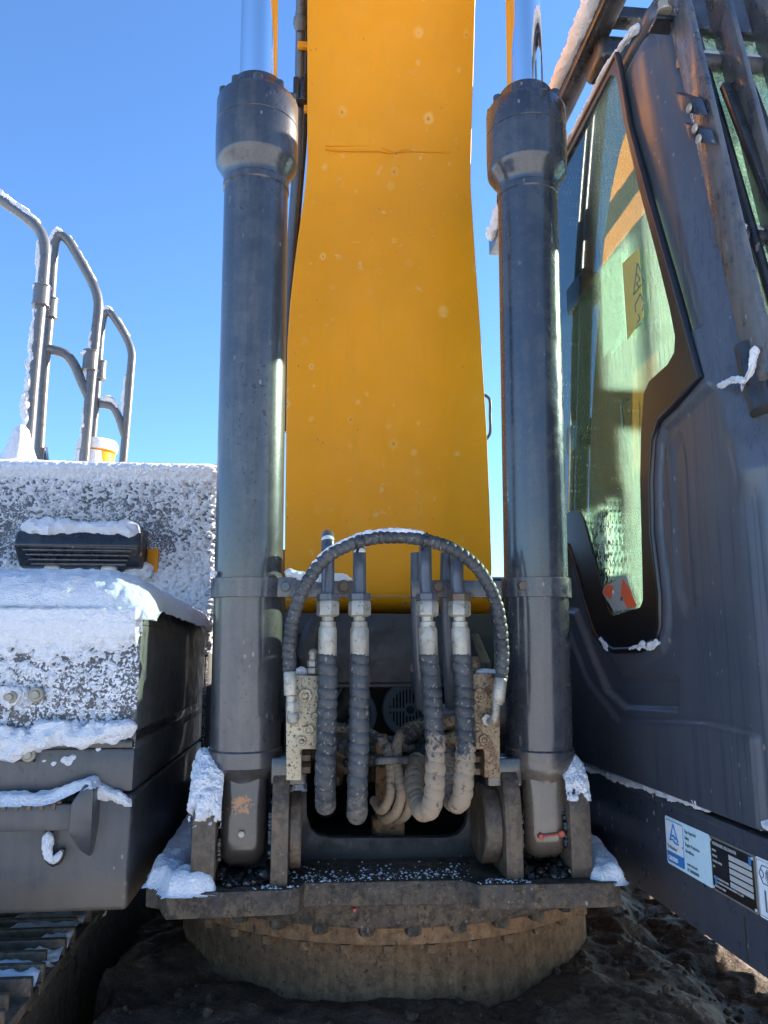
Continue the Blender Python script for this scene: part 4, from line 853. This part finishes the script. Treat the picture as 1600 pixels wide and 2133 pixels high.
def cert():
    w = yl - ym; o = rect(MB(), yl, ym + .001, zb, zt, XC, .0012, .006).build('certificate_sticker', M['pale'], base, False, 'pale blue certificate sticker')
    rect(MB(), yl - .004, yl - w * .42, zb + .006, zt - .006, XC - .0014, .0006, .006).build('badge_border', M['blue'], base, False)
    rect(MB(), yl - .0055, yl - w * .42 + .0015, zb + .030, zt - .0075, XC - .0022, .0006, .004).build('badge_field', M['white'], base, False)
    t = MB(); x = XC - .0034; yc = yl - .004 - (w * .42 - .004) / 2
    for P in ([(-.020, -.004), (.0, .034), (.019, -.002)],): t.tube([(x, yc - a, 1.187 + c) for a, c in P], .0018, 6, .1, smooth=False)
    t.tube([(x, yc - a, 1.187 + c) for a, c in ((-.020, -.004), (-.007, -.0005), (.005, -.006), (.021, -.006))], .0017, 6, .003)
    t.tube([(x, yc - a, 1.187 + c) for a, c in ((-.012, .006), (.0, .008), (.006, .004), (.014, .005))], .0022, 6, .003)
    t.build('badge_triangle', M['blue'], base)
    k = MB(); text_mesh(k, 'TÜVRheinland', .0105, (XC - .003, yl - .0075, 1.164), u_, v_, n_, .78, .0001); text_mesh(k, '®', .006, (XC - .003, yl - w * .42 + .006, 1.176), u_, v_, n_)
    X0 = yl - w * .46
    for i, s in enumerate(('Type Approved', 'Safety', 'Regular Production', 'Surveillance')): text_mesh(k, s, .0098, (XC - .002, X0, 1.2135 - i * .0135), u_, v_, n_, .82)
    text_mesh(k, 'www.tuv.com', .0095, (XC - .002, X0 - .004, 1.147), u_, v_, n_, .85); text_mesh(k, 'ID 2000000000', .0095, (XC - .002, X0 - .004, 1.135), u_, v_, n_, .85)
    k.build('lettering', M['ink'], base, False)
    k = MB(); text_mesh(k, 'CERTIFIED', .0125, (XC - .0028, yl - .010, 1.1395), u_, v_, n_, .80, .0003); k.build('lettering', M['white'], base, False)
cert()
def dataplate():
    w = ym - yr; z0, z1 = 1.128, 1.232
    b = rect(MB(), ym - .001, yr, z0, z1, XC, .002, .004); b.build('data_plate', M['plate'], base, False, 'black data plate with silver fields')
    rect(MB(), ym - .005, yr + .004, z0 + .004, z1 - .004, XC - .0022, .0006, .003).build('plate_field', M['black'], base, False)
    k = MB()
    for i in range(5): rect(k, ym - w * .45, yr + .010, z1 - .030 - i * .0125, z1 - .0205 - i * .0125, XC - .003, .0006)
    k.build('plate_blanks', M['silver'], base, False)
    k = MB(); text_mesh(k, 'HYDRAULIC EXCAVATOR', .0088, (XC - .003, ym - .012, z1 - .0145), u_, v_, n_, .88, .0001)
    for i, s in enumerate(('MODEL', 'WEIGHT', 'ENGINE POWER', 'NO.', '', 'DATE OF MANUFACTURE')): text_mesh(k, s, .0058, (XC - .003, ym - .009, z1 - .027 - i * .0105), u_, v_, n_, .85)
    text_mesh(k, 'CONSTRUCTION MACHINERY CO., LTD', .0056, (XC - .003, ym - .022, z0 + .0175), u_, v_, n_, .95); text_mesh(k, 'MADE IN CHINA', .0056, (XC - .003, ym - .012, z0 + .009), u_, v_, n_, 1.)
    k.build('lettering', M['silver'], base, False)
    for a_ in ((ym - .014, ym - .021, z0 + .014, z0 + .030), (yr + .018, yr + .010, z1 - .022, z1 - .006)): rect(MB(), *a_, XC - .003, .0006).build('plate_emblem', M['blue'], base, False)
    for y, z in ((ym - .006, z1 - .007), (yr + .006, z1 - .007), (ym - .006, z0 + .007), (yr + .006, z0 + .007)):
        k = MB(); k.cyl((XC - .002, y, z), (XC - .0045, y, z), .003, 12, .001); k.build('rivet', M['silver'], base)
dataplate()
def noiseplate():
    y0 = yr - .003; y1 = y0 - .12; rect(MB(), y0, y1, 1.128, 1.232, XC, .0012, .004).build('noise_sticker', M['white'], base, False, 'white sound power sticker')
    k = MB(); x = XC - .0022
    P = [(y0 - .004, 1.132), (y1 + .004, 1.132), (y1 + .004, 1.228), (y0 - .004, 1.228)]; k.tube([(x, a, c) for a, c in P + P[:1]], .0005, 4, .1, smooth=False)
    cy_, cz_ = y0 - .030, 1.205; hx = [(cy_ + .020 * math.cos(t), cz_ + .018 * math.sin(t)) for t in np.linspace(0, 2 * math.pi, 7)]; k.tube([(x, a, c) for a, c in hx], .0009, 6, .1, smooth=False)
    for r_ in (.006, .010, .014): k.tube([(x, cy_ + .004 - r_ * math.cos(t), cz_ + r_ * math.sin(t)) for t in np.linspace(-.9, .9, 9)], .0008, 6, .01)
    k.tube([(x, cy_ + .014, cz_ + .008), (x, cy_ + .006, cz_ + .003), (x, cy_ + .006, cz_ - .003), (x, cy_ + .014, cz_ - .008)], .0009, 6, .1, smooth=False)
    text_mesh(k, '107', .052, (XC - .002, y0 - .014, 1.142), u_, v_, n_, .8, .0006); k.build('lettering', M['ink'], base, False)
noiseplate()
# guard bars in front of the windshield
def gbar(pts, X, w_=.010, d_=.055):
    P = [A(x, y, X=X) for x, y in pts]; b = MB(); a, c = P[0], P[-1]; dr = (c - a).normalized(); b.beam(a - dr * .6, c + dr * .02, w_, d_, (1, 0, 0), .003); return b, a, c
gs = MB(); a = A(1412, 0, X=.66); c = A(1592, 790, X=.66); dr = (c - a).normalized()
gs.beam(a - dr * .25, c, .016, .082, (1, 0, 0), .004)
guard = gs.build('windshield_guard', M['grey'], label='tubular guard of flat bars over the windshield')
gdir = dr; 
for X in (.765, .87, .99, 1.11, 1.23):
    a2 = a + Vector((X - .66, 0, 0)); c2 = c + Vector((X - .66, 0, 0)); b = MB(); b.beam(a2 - dr * .25, c2, .014, .078, (1, 0, 0), .003); b.build('guard_bar', M['grey'], guard)
def onbar(py):                                                                # point on the first bar line at picture height py
    return min((a + dr * (k * .004 - .3) for k in range(600)), key=lambda p: abs((1066.5 - FPX * ((np.array(p) - CAM) @ _u) / ((np.array(p) - CAM) @ _fw)) - py))
for py in (95, 470):
    p = onbar(py) + Vector((0, .045, 0)); b = MB(); b.cyl(p + Vector((-.0, 0, 0)), p + Vector((.8, 0, 0)), .019, 24, .002); b.build('guard_tube', M['grey'], guard)
b = MB(); p = onbar(800); b.tube([p + dr * -.1 + Vector((0, .03, 0)), p + Vector((0, .03, 0)), p + dr * .05 + Vector((.0, .025, -.0))], .024, 24, .02); b.build('guard_foot', M['dark'], guard)
# bracket plates on the pillar
def pillar_plate(x0, y0, x1, y1, bolts):
    P = [A(x, y, X=XC - .004) for x, y in ((x0, y0), (x1, y0 + 12), (x1 + 12, y1), (x0 + 12, y1 - 8))]; P = [Vector((XC - .020 - .0, p.y, p.z)) for p in P]
    b = MB(); b.prism(P, (.03, 0, 0), .003); o = b.build('pillar_bracket', M['dark'])
    for x, y in bolts:
        c = A(x, y, X=XC - .022); k = MB(); k.cyl(c, c + Vector((-.006, 0, 0)), .010, 20, .003); k.build('bracket_screw', M['zinc'], o)
pillar_plate(1418, 192, 1452, 240, [(1438, 226)]); pillar_plate(1438, 256, 1470, 300, [(1450, 268), (1458, 290)])
b = MB(); p = A(1376, 30, X=.63); b.box(p + Vector((-.02, -.02, -.03)), p + Vector((.035, .03, -.018)), .003); o = b.build('guard_bracket', M['dark']); b = MB(); b.cyl(p + Vector((.0, -.02, -.012)), p + Vector((.0, -.02, -.004)), .018, 24, .002); b.hexa(p + Vector((0, -.02, -.004)), p + Vector((0, -.02, .022)), .014); b.build('guard_bolt', M['zinc'], o)
# roof guard rail, its lamp, and the pipes over the roof
b = MB(); b.box((.60, 1.35, 3.43), (.665, 3.25, 3.52), .006); o = b.build('roof_guard_rail', M['dark'])
b = MB(); b.box((.62, 2.4, 3.30), (.67, 2.5, 3.44), .004); b.box((.62, 3.0, 3.30), (.67, 3.1, 3.44), .004); b.box((.675, 1.9, 3.46), (1.6, 1.95, 3.50), .004); b.box((.675, 2.5, 3.46), (1.6, 2.55, 3.50), .004); b.build('roof_guard_post', M['dark'], o)
b = MB(); p = A(1250, 110, X=.66); b.box((.63, p.y - .07, p.z - .075), (.73, p.y + .06, 3.44), .02, seg=4); b.build('roof_lamp', M['dark'])

# ================================================================ SNOW
def snow(mb, name, label): return tag(mb.build(name, M['snow'], None), label, 'snow', 'stuff')
# hood face: frost clumps thinning out downwards, thick on top
def hood_snow():
    x = np.arange(-1.62, -.552, .0030); z = np.arange(1.60, 2.345, .0030); X, Z = np.meshgrid(x, z)
    n = fbm(X * 82 + .6 * Z * 82, Z * 108 - X * 36, 3, 21); n2 = fbm(X * 6, Z * 6, 3, 22)
    cov = .50 + .6 * ss(2.25, 2.30, Z) + .09 * ss(-.74, -.62, X) + (n2 - .5) * .35 + .18 * ss(2.02, 1.93, Z) - .12 * ss(2.14, 2.03, Z) * ss(-.72, -.85, X)* ss(1.93, 2.02, Z) + .08*ss(2.12,2.24,Z)
    H = (n - (1 - cov)) * .034; H = np.minimum(H, .004 + .010 * n) + .020 * ss(2.27, 2.315, Z) * (.8 + .5 * n2)
    rr = .05; dx = np.clip((X + .60) / rr, 0, 1); dz = np.clip((Z - 2.29) / rr, 0, 1); curve = rr * (1 - np.sqrt(np.maximum(0, 1 - np.minimum(1, dx ** 2 + dz ** 2))))
    return grid(np.stack([X, 3.0 + curve - H, Z], -1), H > -.0015)
g = hood_snow(); snow(g, 'hood_snow', 'frosty snow crust speckling the upright grey hood panel at left')
b = MB(); b.v = []; X, Y = np.meshgrid(np.arange(-2.3, -.55, .012), np.arange(2.99, 4.0, .012)); e = np.minimum(-.57 - X, Y - 2.985); Z = 2.325 + .028 * np.sqrt(np.clip(e / .04, 0, 1)) * (.8 + .5 * fbm(X * 9, Y * 9, 4, 4)) - .01
g = grid(np.stack([X, Y, Z], -1)); snow(g, 'hood_top_snow', 'smooth snow layer along the top edge of the left hood')
# lid
def lid_snow():
    x = np.concatenate([np.arange(-1.5, XB - .12, .006), XB + .004 - .124 * (1 - np.sin(np.linspace(0, math.pi / 2, 60)))]); y = np.concatenate([1.862 + .13 * (1 - np.cos(np.linspace(0, math.pi / 2, 60))), np.arange(2.0, 2.99, .01)])
    X, Y = np.meshgrid(x, y); d1 = XB - X; d2 = Y - 1.87
    th = .030 * (.75 + .6 * fbm(X * 7, Y * 7, 3, 31)) + (fbm(X * 70, Y * 70, 4, 32) - .5) * .014
    base = lidz(np.minimum(X, XB - .002), np.maximum(Y, 1.872))
    # direction outwards
    nx = ss(.10, .0, d1) * .8; ny = ss(.10, .0, d2) * .8; nz = np.sqrt(np.maximum(.1, 1 - np.minimum(.9, nx ** 2 + ny ** 2)))
    rag = (fbm(X * 30, Y * 30, 4, 33) - .5)
    return grid(np.stack([X + nx * th, Y - ny * th, base + nz * th + rag * .004], -1))
g = lid_snow()
x = np.arange(-1.32, XB + .002, .0026); z = np.arange(1.415, 1.732, .0026); X, Z = np.meshgrid(x, z)
n = fbm(X * 85, Z * 100, 4, 41); n2 = fbm(X * 7, Z * 7, 3, 42)
cov = .52 + .45 * ss(1.56, 1.67, Z) + (n2 - .5) * .42 - .30 * ss(-.66, -.60, X) * ss(1.68, 1.6, Z) - .25 * ss(1.45, 1.42, Z) - .22 * ss(1.55, 1.40, Z) * ss(-1.0, -1.1, X)
H = np.minimum((n - (1 - cov)) * .035, .003 + .009 * n) + .020 * ss(1.60, 1.68, Z) - .060 * ss(1.700, 1.732, Z) - .02 * ss(.010, .0, XB - X + (n2 - .5) * .012)
g2 = grid(np.stack([X, 1.866 - H, Z], -1), H > -.0015); g.add(g2.v, g2.f)
snow(g, 'tool_box_snow', 'thick rounded snow and crust over the lid of the upper tool box')
# ledges on the boxes
def ledge(name, lab, L, r, Y=None, jit=.5, off=(0, 0, 0), seed=1, n=14):
    b = MB(); rope(b, [A(x, y, Y=yy) for x, y, yy in L], r, jit, off, seed, .007, n); return b
b = MB(); rope(b, [A(x, y, Y=1.850) for x, y in ((-60, 1530), (0, 1535), (50, 1545), (110, 1528), (180, 1532), (240, 1520), (286, 1512))], .024, .35, (0, 0, 0), 3, .006, 18)
rope(b, [A(x, y, Y=1.852) for x, y in ((-60, 1570), (0, 1562), (40, 1556), (60, 1545))], .022, .4, seed=6)
for i_, (x, y, r) in enumerate(((166, 1553, .007), (140, 1582, .009), (150, 1578, .006), (112, 1590, .004), (172, 1506, .005), (205, 1560, .004), (92, 1585, .003), (20, 1446, .017))):
    c = A(x, y, Y=1.858); rope(b, [c + Vector((-r * 1.6, 0, -r * .3)), c, c + Vector((r * 1.5, 0, r * .4))], r, .7, (0, 0, 0), 200 + i_, .003, 12)
snow(b, 'ledge_snow', 'snow line lying on the lip below the upper tool box lid')
poly = [(-1.5, 1.812), (xs_ - .02, 1.812), (xs_ + .02, 1.805), (xe - .004, 1.80), (xe - .004, 1.862), (-1.5, 1.866)]
g = patch(poly, (0, 0, 1.286), (1, 0, 0), (0, 1, 0), .018, .004, .02, .008, .5, 51, 30)
for v in range(len(g.v)):
    x, y, z = g.v[v]; g.v[v] = (x, y, z + .035 * float(ss(xs_ - .07, xe, x)))
snow(g, 'step_snow', 'scalloped snow lying on the serrated step of the lower box')
b = MB(); rope(b, [A(x, y, Y=1.855) for x, y in ((186, 1654), (205, 1648), (235, 1655), (262, 1668), (274, 1680))], .017, .35, seed=9, step=.006)
b2 = b; snow(b, 'box_corner_snow', 'short snow ridge at the top right corner of the lower box')
b = MB(); rope(b, [A(x, y, Y=1.835) for x, y in ((101, 1732), (99, 1760), (104, 1786), (113, 1792), (122, 1784), (127, 1772))], .009, .4, seed=4, step=.004); snow(b, 'hook_snow', 'snow filling the hook on the lower box')
# platform corners
TLp = [(-.545, 1.825), (-.515, 1.805), (-.49, 1.742), (-.39, 1.757), (-.40, 1.80), (-.455, 1.83), (-.47, 1.9), (-.46, 2.5), (-.56, 2.5)]
g = patch(TLp, (0, 0, 1.112), (1, 0, 0), (0, 1, 0), .038, .005, .03, .010, .35, 61); snow(g, 'deck_snow', 'snow heap on the deck corner left of the left cylinder lug')
TRp = [(.485, 1.742), (.497, 1.75), (.515, 1.84), (.59, 2.3), (.60, 2.6), (.49, 2.6), (.455, 1.9), (.425, 1.765), (.44, 1.745)]
g = patch(TRp, (0, 0, 1.112), (1, 0, 0), (0, 1, 0), .032, .005, .03, .012, .35, 62); snow(g, 'deck_snow', 'snow heap on the deck corner right of the right cylinder lug')
# caps on lugs
def lugcap(x0, x1, th, t0, t1, seed, spill=0.):
    T, U = np.meshgrid(np.linspace(t0, t1, 150), np.linspace(0, 1, 70)); e = np.minimum(U, 1 - U) * (x1 - x0); en = np.minimum((T - t0) * .9, t1 - T) * .11
    n = fbm(U * (x1 - x0) * 60 + seed, T * 7, 4, seed); n2 = fbm(U * (x1 - x0) * 240, T * 26, 3, seed + 1)
    d = np.minimum(e + (n - .5) * .012, en + (n - .55) * .10); H = th * .8 * np.sqrt(np.clip(d / .026, 0, 1)) * (.7 + .6 * n) + (n2 - .5) * .007 - .003
    X = x0 + U * (x1 - x0) - spill * H * (1 - U); rz = .120 + H; ry = .100 + H
    return grid(np.stack([X, 1.87 - ry * np.cos(T), 1.245 + rz * np.sin(T)], -1), d > -.004)
snow(lugcap(lx(396) - .004, lx(458) + .004, .034, -.05, 2.3, 12, .5), 'lug_snow', 'snow cap hugging the outer lug of the left cylinder')
snow(lugcap(lx(1182), lx(1232), .020, .25, 2.3, 13), 'lug_snow', 'thin snow cap on the outer lug of the right cylinder')
g = patch([(lx(604), 1.84), (lx(634), 1.84), (lx(634), 1.92), (lx(604), 1.92)], (0, 0, 1.302), (1, 0, 0), (0, 1, 0), .012, .004, .015, .008, .4, 64); snow(g, 'boss_snow', 'tiny snow blob on the pin boss beside the left cylinder')
# flecks of frost on the deck
rng = random.Random(77); g = MB()
for k in range(440):
    if k < 290: x = rng.uniform(-.245, .175); y = 1.80 + abs(rng.gauss(0, .055))
    elif k < 360: x = rng.gauss(-.27, .02); y = rng.uniform(1.756, 1.80)
    else: x = rng.gauss(.235, .035); y = rng.uniform(1.75, 1.785)
    if y > 1.97: continue
    r_ = rng.choice([.0012, .0018, .0018, .0025, .0035]) * (1 + .6 * (k % 11 == 0)); a0 = rng.uniform(0, 6)
    P = [(x + r_ * rng.uniform(.6, 1.3) * math.cos(a0 + t), y + r_ * rng.uniform(.6, 1.5) * math.sin(a0 + t), 1.1135) for t in (0, 1.2, 2.5, 3.8, 5.1)]
    g.add(P + [(x, y, 1.1135 + r_ * .7)], [(0, 1, 5), (1, 2, 5), (2, 3, 5), (3, 4, 5), (4, 0, 5)])
snow(g, 'deck_frost', 'flecks of frost scattered on the tarry deck between the lugs')
# along the cab base and window sill
b = MB(); rope(b, [A(x, y, X=XC + .004) for x, y in ((1175, 1592), (1205, 1594), (1280, 1618), (1380, 1650), (1480, 1678), (1560, 1702), (1640, 1728))], .0115, .5, seed=15, step=.006, n=12); snow(b, 'base_snow', 'thin ragged snow line along the top edge of the cab base')
b = MB(); rope(b, [A(x, y, X=XC - .016) for x, y in ((1312, 1352), (1330, 1348), (1340, 1342), (1350, 1348), (1362, 1340), (1372, 1338))], .009, .7, seed=16, step=.004)
rope(b, [A(x, y, X=XC - .016) for x, y in ((1250, 1328), (1258, 1340), (1270, 1354))], .006, .6, seed=17, step=.004)
snow(b, 'sill_snow', 'two bits of snow under the lower end of the side window')
b = MB(); rope(b, [A(x, y, X=XC - .012) for x, y in ((1496, 806), (1515, 796), (1535, 790), (1552, 792))], .007, .6, seed=18, step=.004); rope(b, [A(x, y, X=.64) for x, y in ((1545, 815), (1556, 790), (1568, 760), (1572, 720))], .008, .7, seed=19, step=.004)
snow(b, 'guard_foot_snow', 'snow caught between the pillar and the lower end of the guard')
# roof rail and roof edge
b = MB(); rope(b, [(.592, y, 3.485) for y in np.linspace(1.4, 3.2, 10)], .030, .15, seed=20, step=.012, n=20); snow(b, 'roof_rail_snow', 'golden lit snow along the side of the roof guard rail')
b = MB(); rope(b, [(.636, 3.15, 3.285), (.634, 2.4, 3.288), (.636, 2.0, 3.287), (.642, 1.80, 3.28), (.65, 1.72, 3.262)], .012, .25, seed=21, step=.01, n=16); snow(b, 'roof_edge_snow', 'narrow snow strip along the cab roof edge above the side window')
X, Y = np.meshgrid(np.arange(.68, 1.6, .015), np.arange(1.66, 3.1, .015)); e = np.minimum(np.minimum(X - .67, 1.6 - X), Y - 1.65); Z = 3.295 + .05 * np.sqrt(np.clip(e / .05, 0, 1)) * (.7 + .7 * fbm(X * 6, Y * 6, 4, 8))
snow(grid(np.stack([X, Y, Z], -1)), 'roof_snow', 'snow layer on top of the cab roof behind the guard')
b = MB()
for py, s_ in ((95, 30), (470, 33)):
    p = onbar(py) + Vector((.01, .045, .019)); rope(b, [p + Vector((k * .1, 0, 0)) for k in range(8)], .010, .5, seed=s_, step=.008)
snow(b, 'guard_snow', 'snow lying on the two cross tubes of the windshield guard')
# rails
b = MB(); offs = (-.012, -.006, .012)
def rsnow(L, Y, r, seed, off=offs, jit=.35): rope(b, [A(x, y, Y=Y) for x, y in L], r * .82, jit, off, seed, .01, 12)
rsnow([(-90, 345), (-10, 408), (50, 450), (82, 478)], 3.2, .022, 71, (.004, -.004, .018)); rsnow([(92, 500), (91, 560), (84, 620)], 3.2, .012, 72, (-.018, -.008, 0), .7)
rsnow([(84, 640), (70, 790), (58, 940)], 3.2, .020, 73, (-.014, -.010, 0), .6)
rsnow([(104, 610), (111, 540), (116, 500), (125, 487), (138, 495)], 3.35, .022, 74, (-.008, -.006, .010), .3); rsnow([(138, 495), (170, 548), (195, 597)], 3.35, .012, 75, (.008, -.002, .015), .5)
rsnow([(200, 690), (194, 760), (178, 940)], 3.35, .012, 76, (-.014, -.006, 0), .9); rsnow([(203, 730), (212, 680), (218, 655), (228, 647), (240, 662)], 3.75, .020, 77, (-.008, -.004, .010), .4); rsnow([(240, 665), (266, 708)], 3.75, .011, 78, (.008, 0, .012), .5)
rsnow([(209, 838), (232, 841), (246, 860)], 3.75, .018, 79, (0, -.004, .016), .4); rsnow([(268, 780), (262, 860)], 3.75, .009, 80, (-.014, -.002, 0), .9)
for x, y, Y in ((86, 598, 3.2), (104, 630, 3.35), (186, 737, 3.35), (208, 760, 3.75)): b.sphere(A(x - 2, y, Y=Y), .033, 16, (1, .9, .6))
snow(b, 'handrail_snow', 'snow clinging to the upper and left sides of the three handrails')
b = MB(); p = A(38, 968, Y=3.15); b.lathe((p.x, 3.15, p.z - .02), (p.x, 3.15, p.z + .2), [(0, .085), (.03, .075), (.08, .055), (.13, .040), (.165, .030), (.185, .012)], 24); snow(b, 'mount_snow', 'cone of snow round the foot of the leftmost handrail')
b = MB(); p = A(200, 968, Y=3.45); b.lathe((p.x, 3.45, p.z + .058), (p.x, 3.45, p.z + .2), [(0, .086), (.03, .091), (.048, .082), (.058, .045)], 30); b.lathe((p.x - .012, 3.437, 2.33), (p.x - .012, 3.437, 2.6), [(0, .080), (.04, .079), (p.z + .05 - 2.33, .074)], 30); snow(b, 'cap_snow', 'round snow cake on the yellow filler cap')
b = MB(); q2 = A(288, 1104, Y=2.87); p2 = A(30, 1104, Y=2.87); rope(b, [(x, 2.895, p2.z + .014) for x in np.linspace(p2.x + .01, q2.x - .05, 12)] + [(q2.x, 2.90, p2.z - .02)], .030, .25, seed=90, step=.008, n=16); snow(b, 'lamp_snow', 'snow strip on top of the lamp housing in the hood')
b = MB(); rope(b, [(x, 2.975, A(150, y, Y=2.975).z) for x, y in zip(np.linspace(A(40, 1190, Y=2.97).x, A(320, 1190, Y=2.97).x, 12), (1186, 1190, 1188, 1194, 1200, 1205, 1196, 1204, 1208, 1196, 1188, 1180))], .022, .6, seed=91, step=.008, n=12); snow(b, 'lamp_ledge_snow', 'clotted snow below the lamp housing in the hood')
# arch hose, pipes, brackets, hoses
b = MB(); rope(b, [A(x, y, Y=Y) + Vector((0, -.003, .011)) for x, y, Y in arch[2:8]], .0085, .3, seed=92, step=.004, n=12); 
b.sphere(A(683, 1124, Y=1.735), .0150, 16, (1, 1, .7)); b.sphere(A(749, 1148, Y=1.735), .0145, 16, (1, 1, .55))
snow(b, 'arch_hose_snow', 'thin line of snow on the back of the arched hose and pipe bends')
b = MB(); p = A(592, 1207, Y=1.806); q = A(735, 1207, Y=1.806); rope(b, [(x, 1.806, p.z + z) for x, z in zip(np.linspace(p.x, q.x, 9), (.018, .012, .006, .004, .003, .002, .004, .002, 0))], .012, .4, seed=93, step=.005); rope(b, [A(452, 1190, Y=1.80), A(443, 1196, Y=1.80), A(447, 1204, Y=1.80)], .009, .4, seed=94, step=.004)
snow(b, 'bracket_snow', 'snow on the pipe bracket between the left cylinder and the hoses')
b = MB(); p = A(612, 1404, Y=1.765); q = A(640, 1404, Y=1.765); rope(b, [p, (p + q) / 2 + Vector((0, 0, .006)), q], .014, .35, seed=95, step=.004); p = A(990, 1402, Y=1.765); q = A(1036, 1402, Y=1.765); rope(b, [p, (p + q) / 2 + Vector((0, 0, .001)), q], .007, .35, seed=96, step=.004)
snow(b, 'manifold_snow', 'dabs of snow on top of the two manifold blocks')
# between the grousers
X, Y = np.meshgrid(np.arange(-1.35, -.756, .006), np.arange(1.44, 2.9, .006)); n = fbm(X * 9, Y * 14, 5, 97); n2 = fbm(X * 40, Y * 40, 3, 98)
ph = ((Y - 1.42 - (.222 - .7 % .222) % .222) % .222); H = (n - .42) * .12 + (n2 - .5) * .012 + .006
snow(grid(np.stack([X, Y, .92 + np.minimum(H, .022 + .01 * n2)], -1), H > -.002), 'track_snow', 'snow packed between the grousers of the crawler track')
print('built', len(bpy.data.objects))
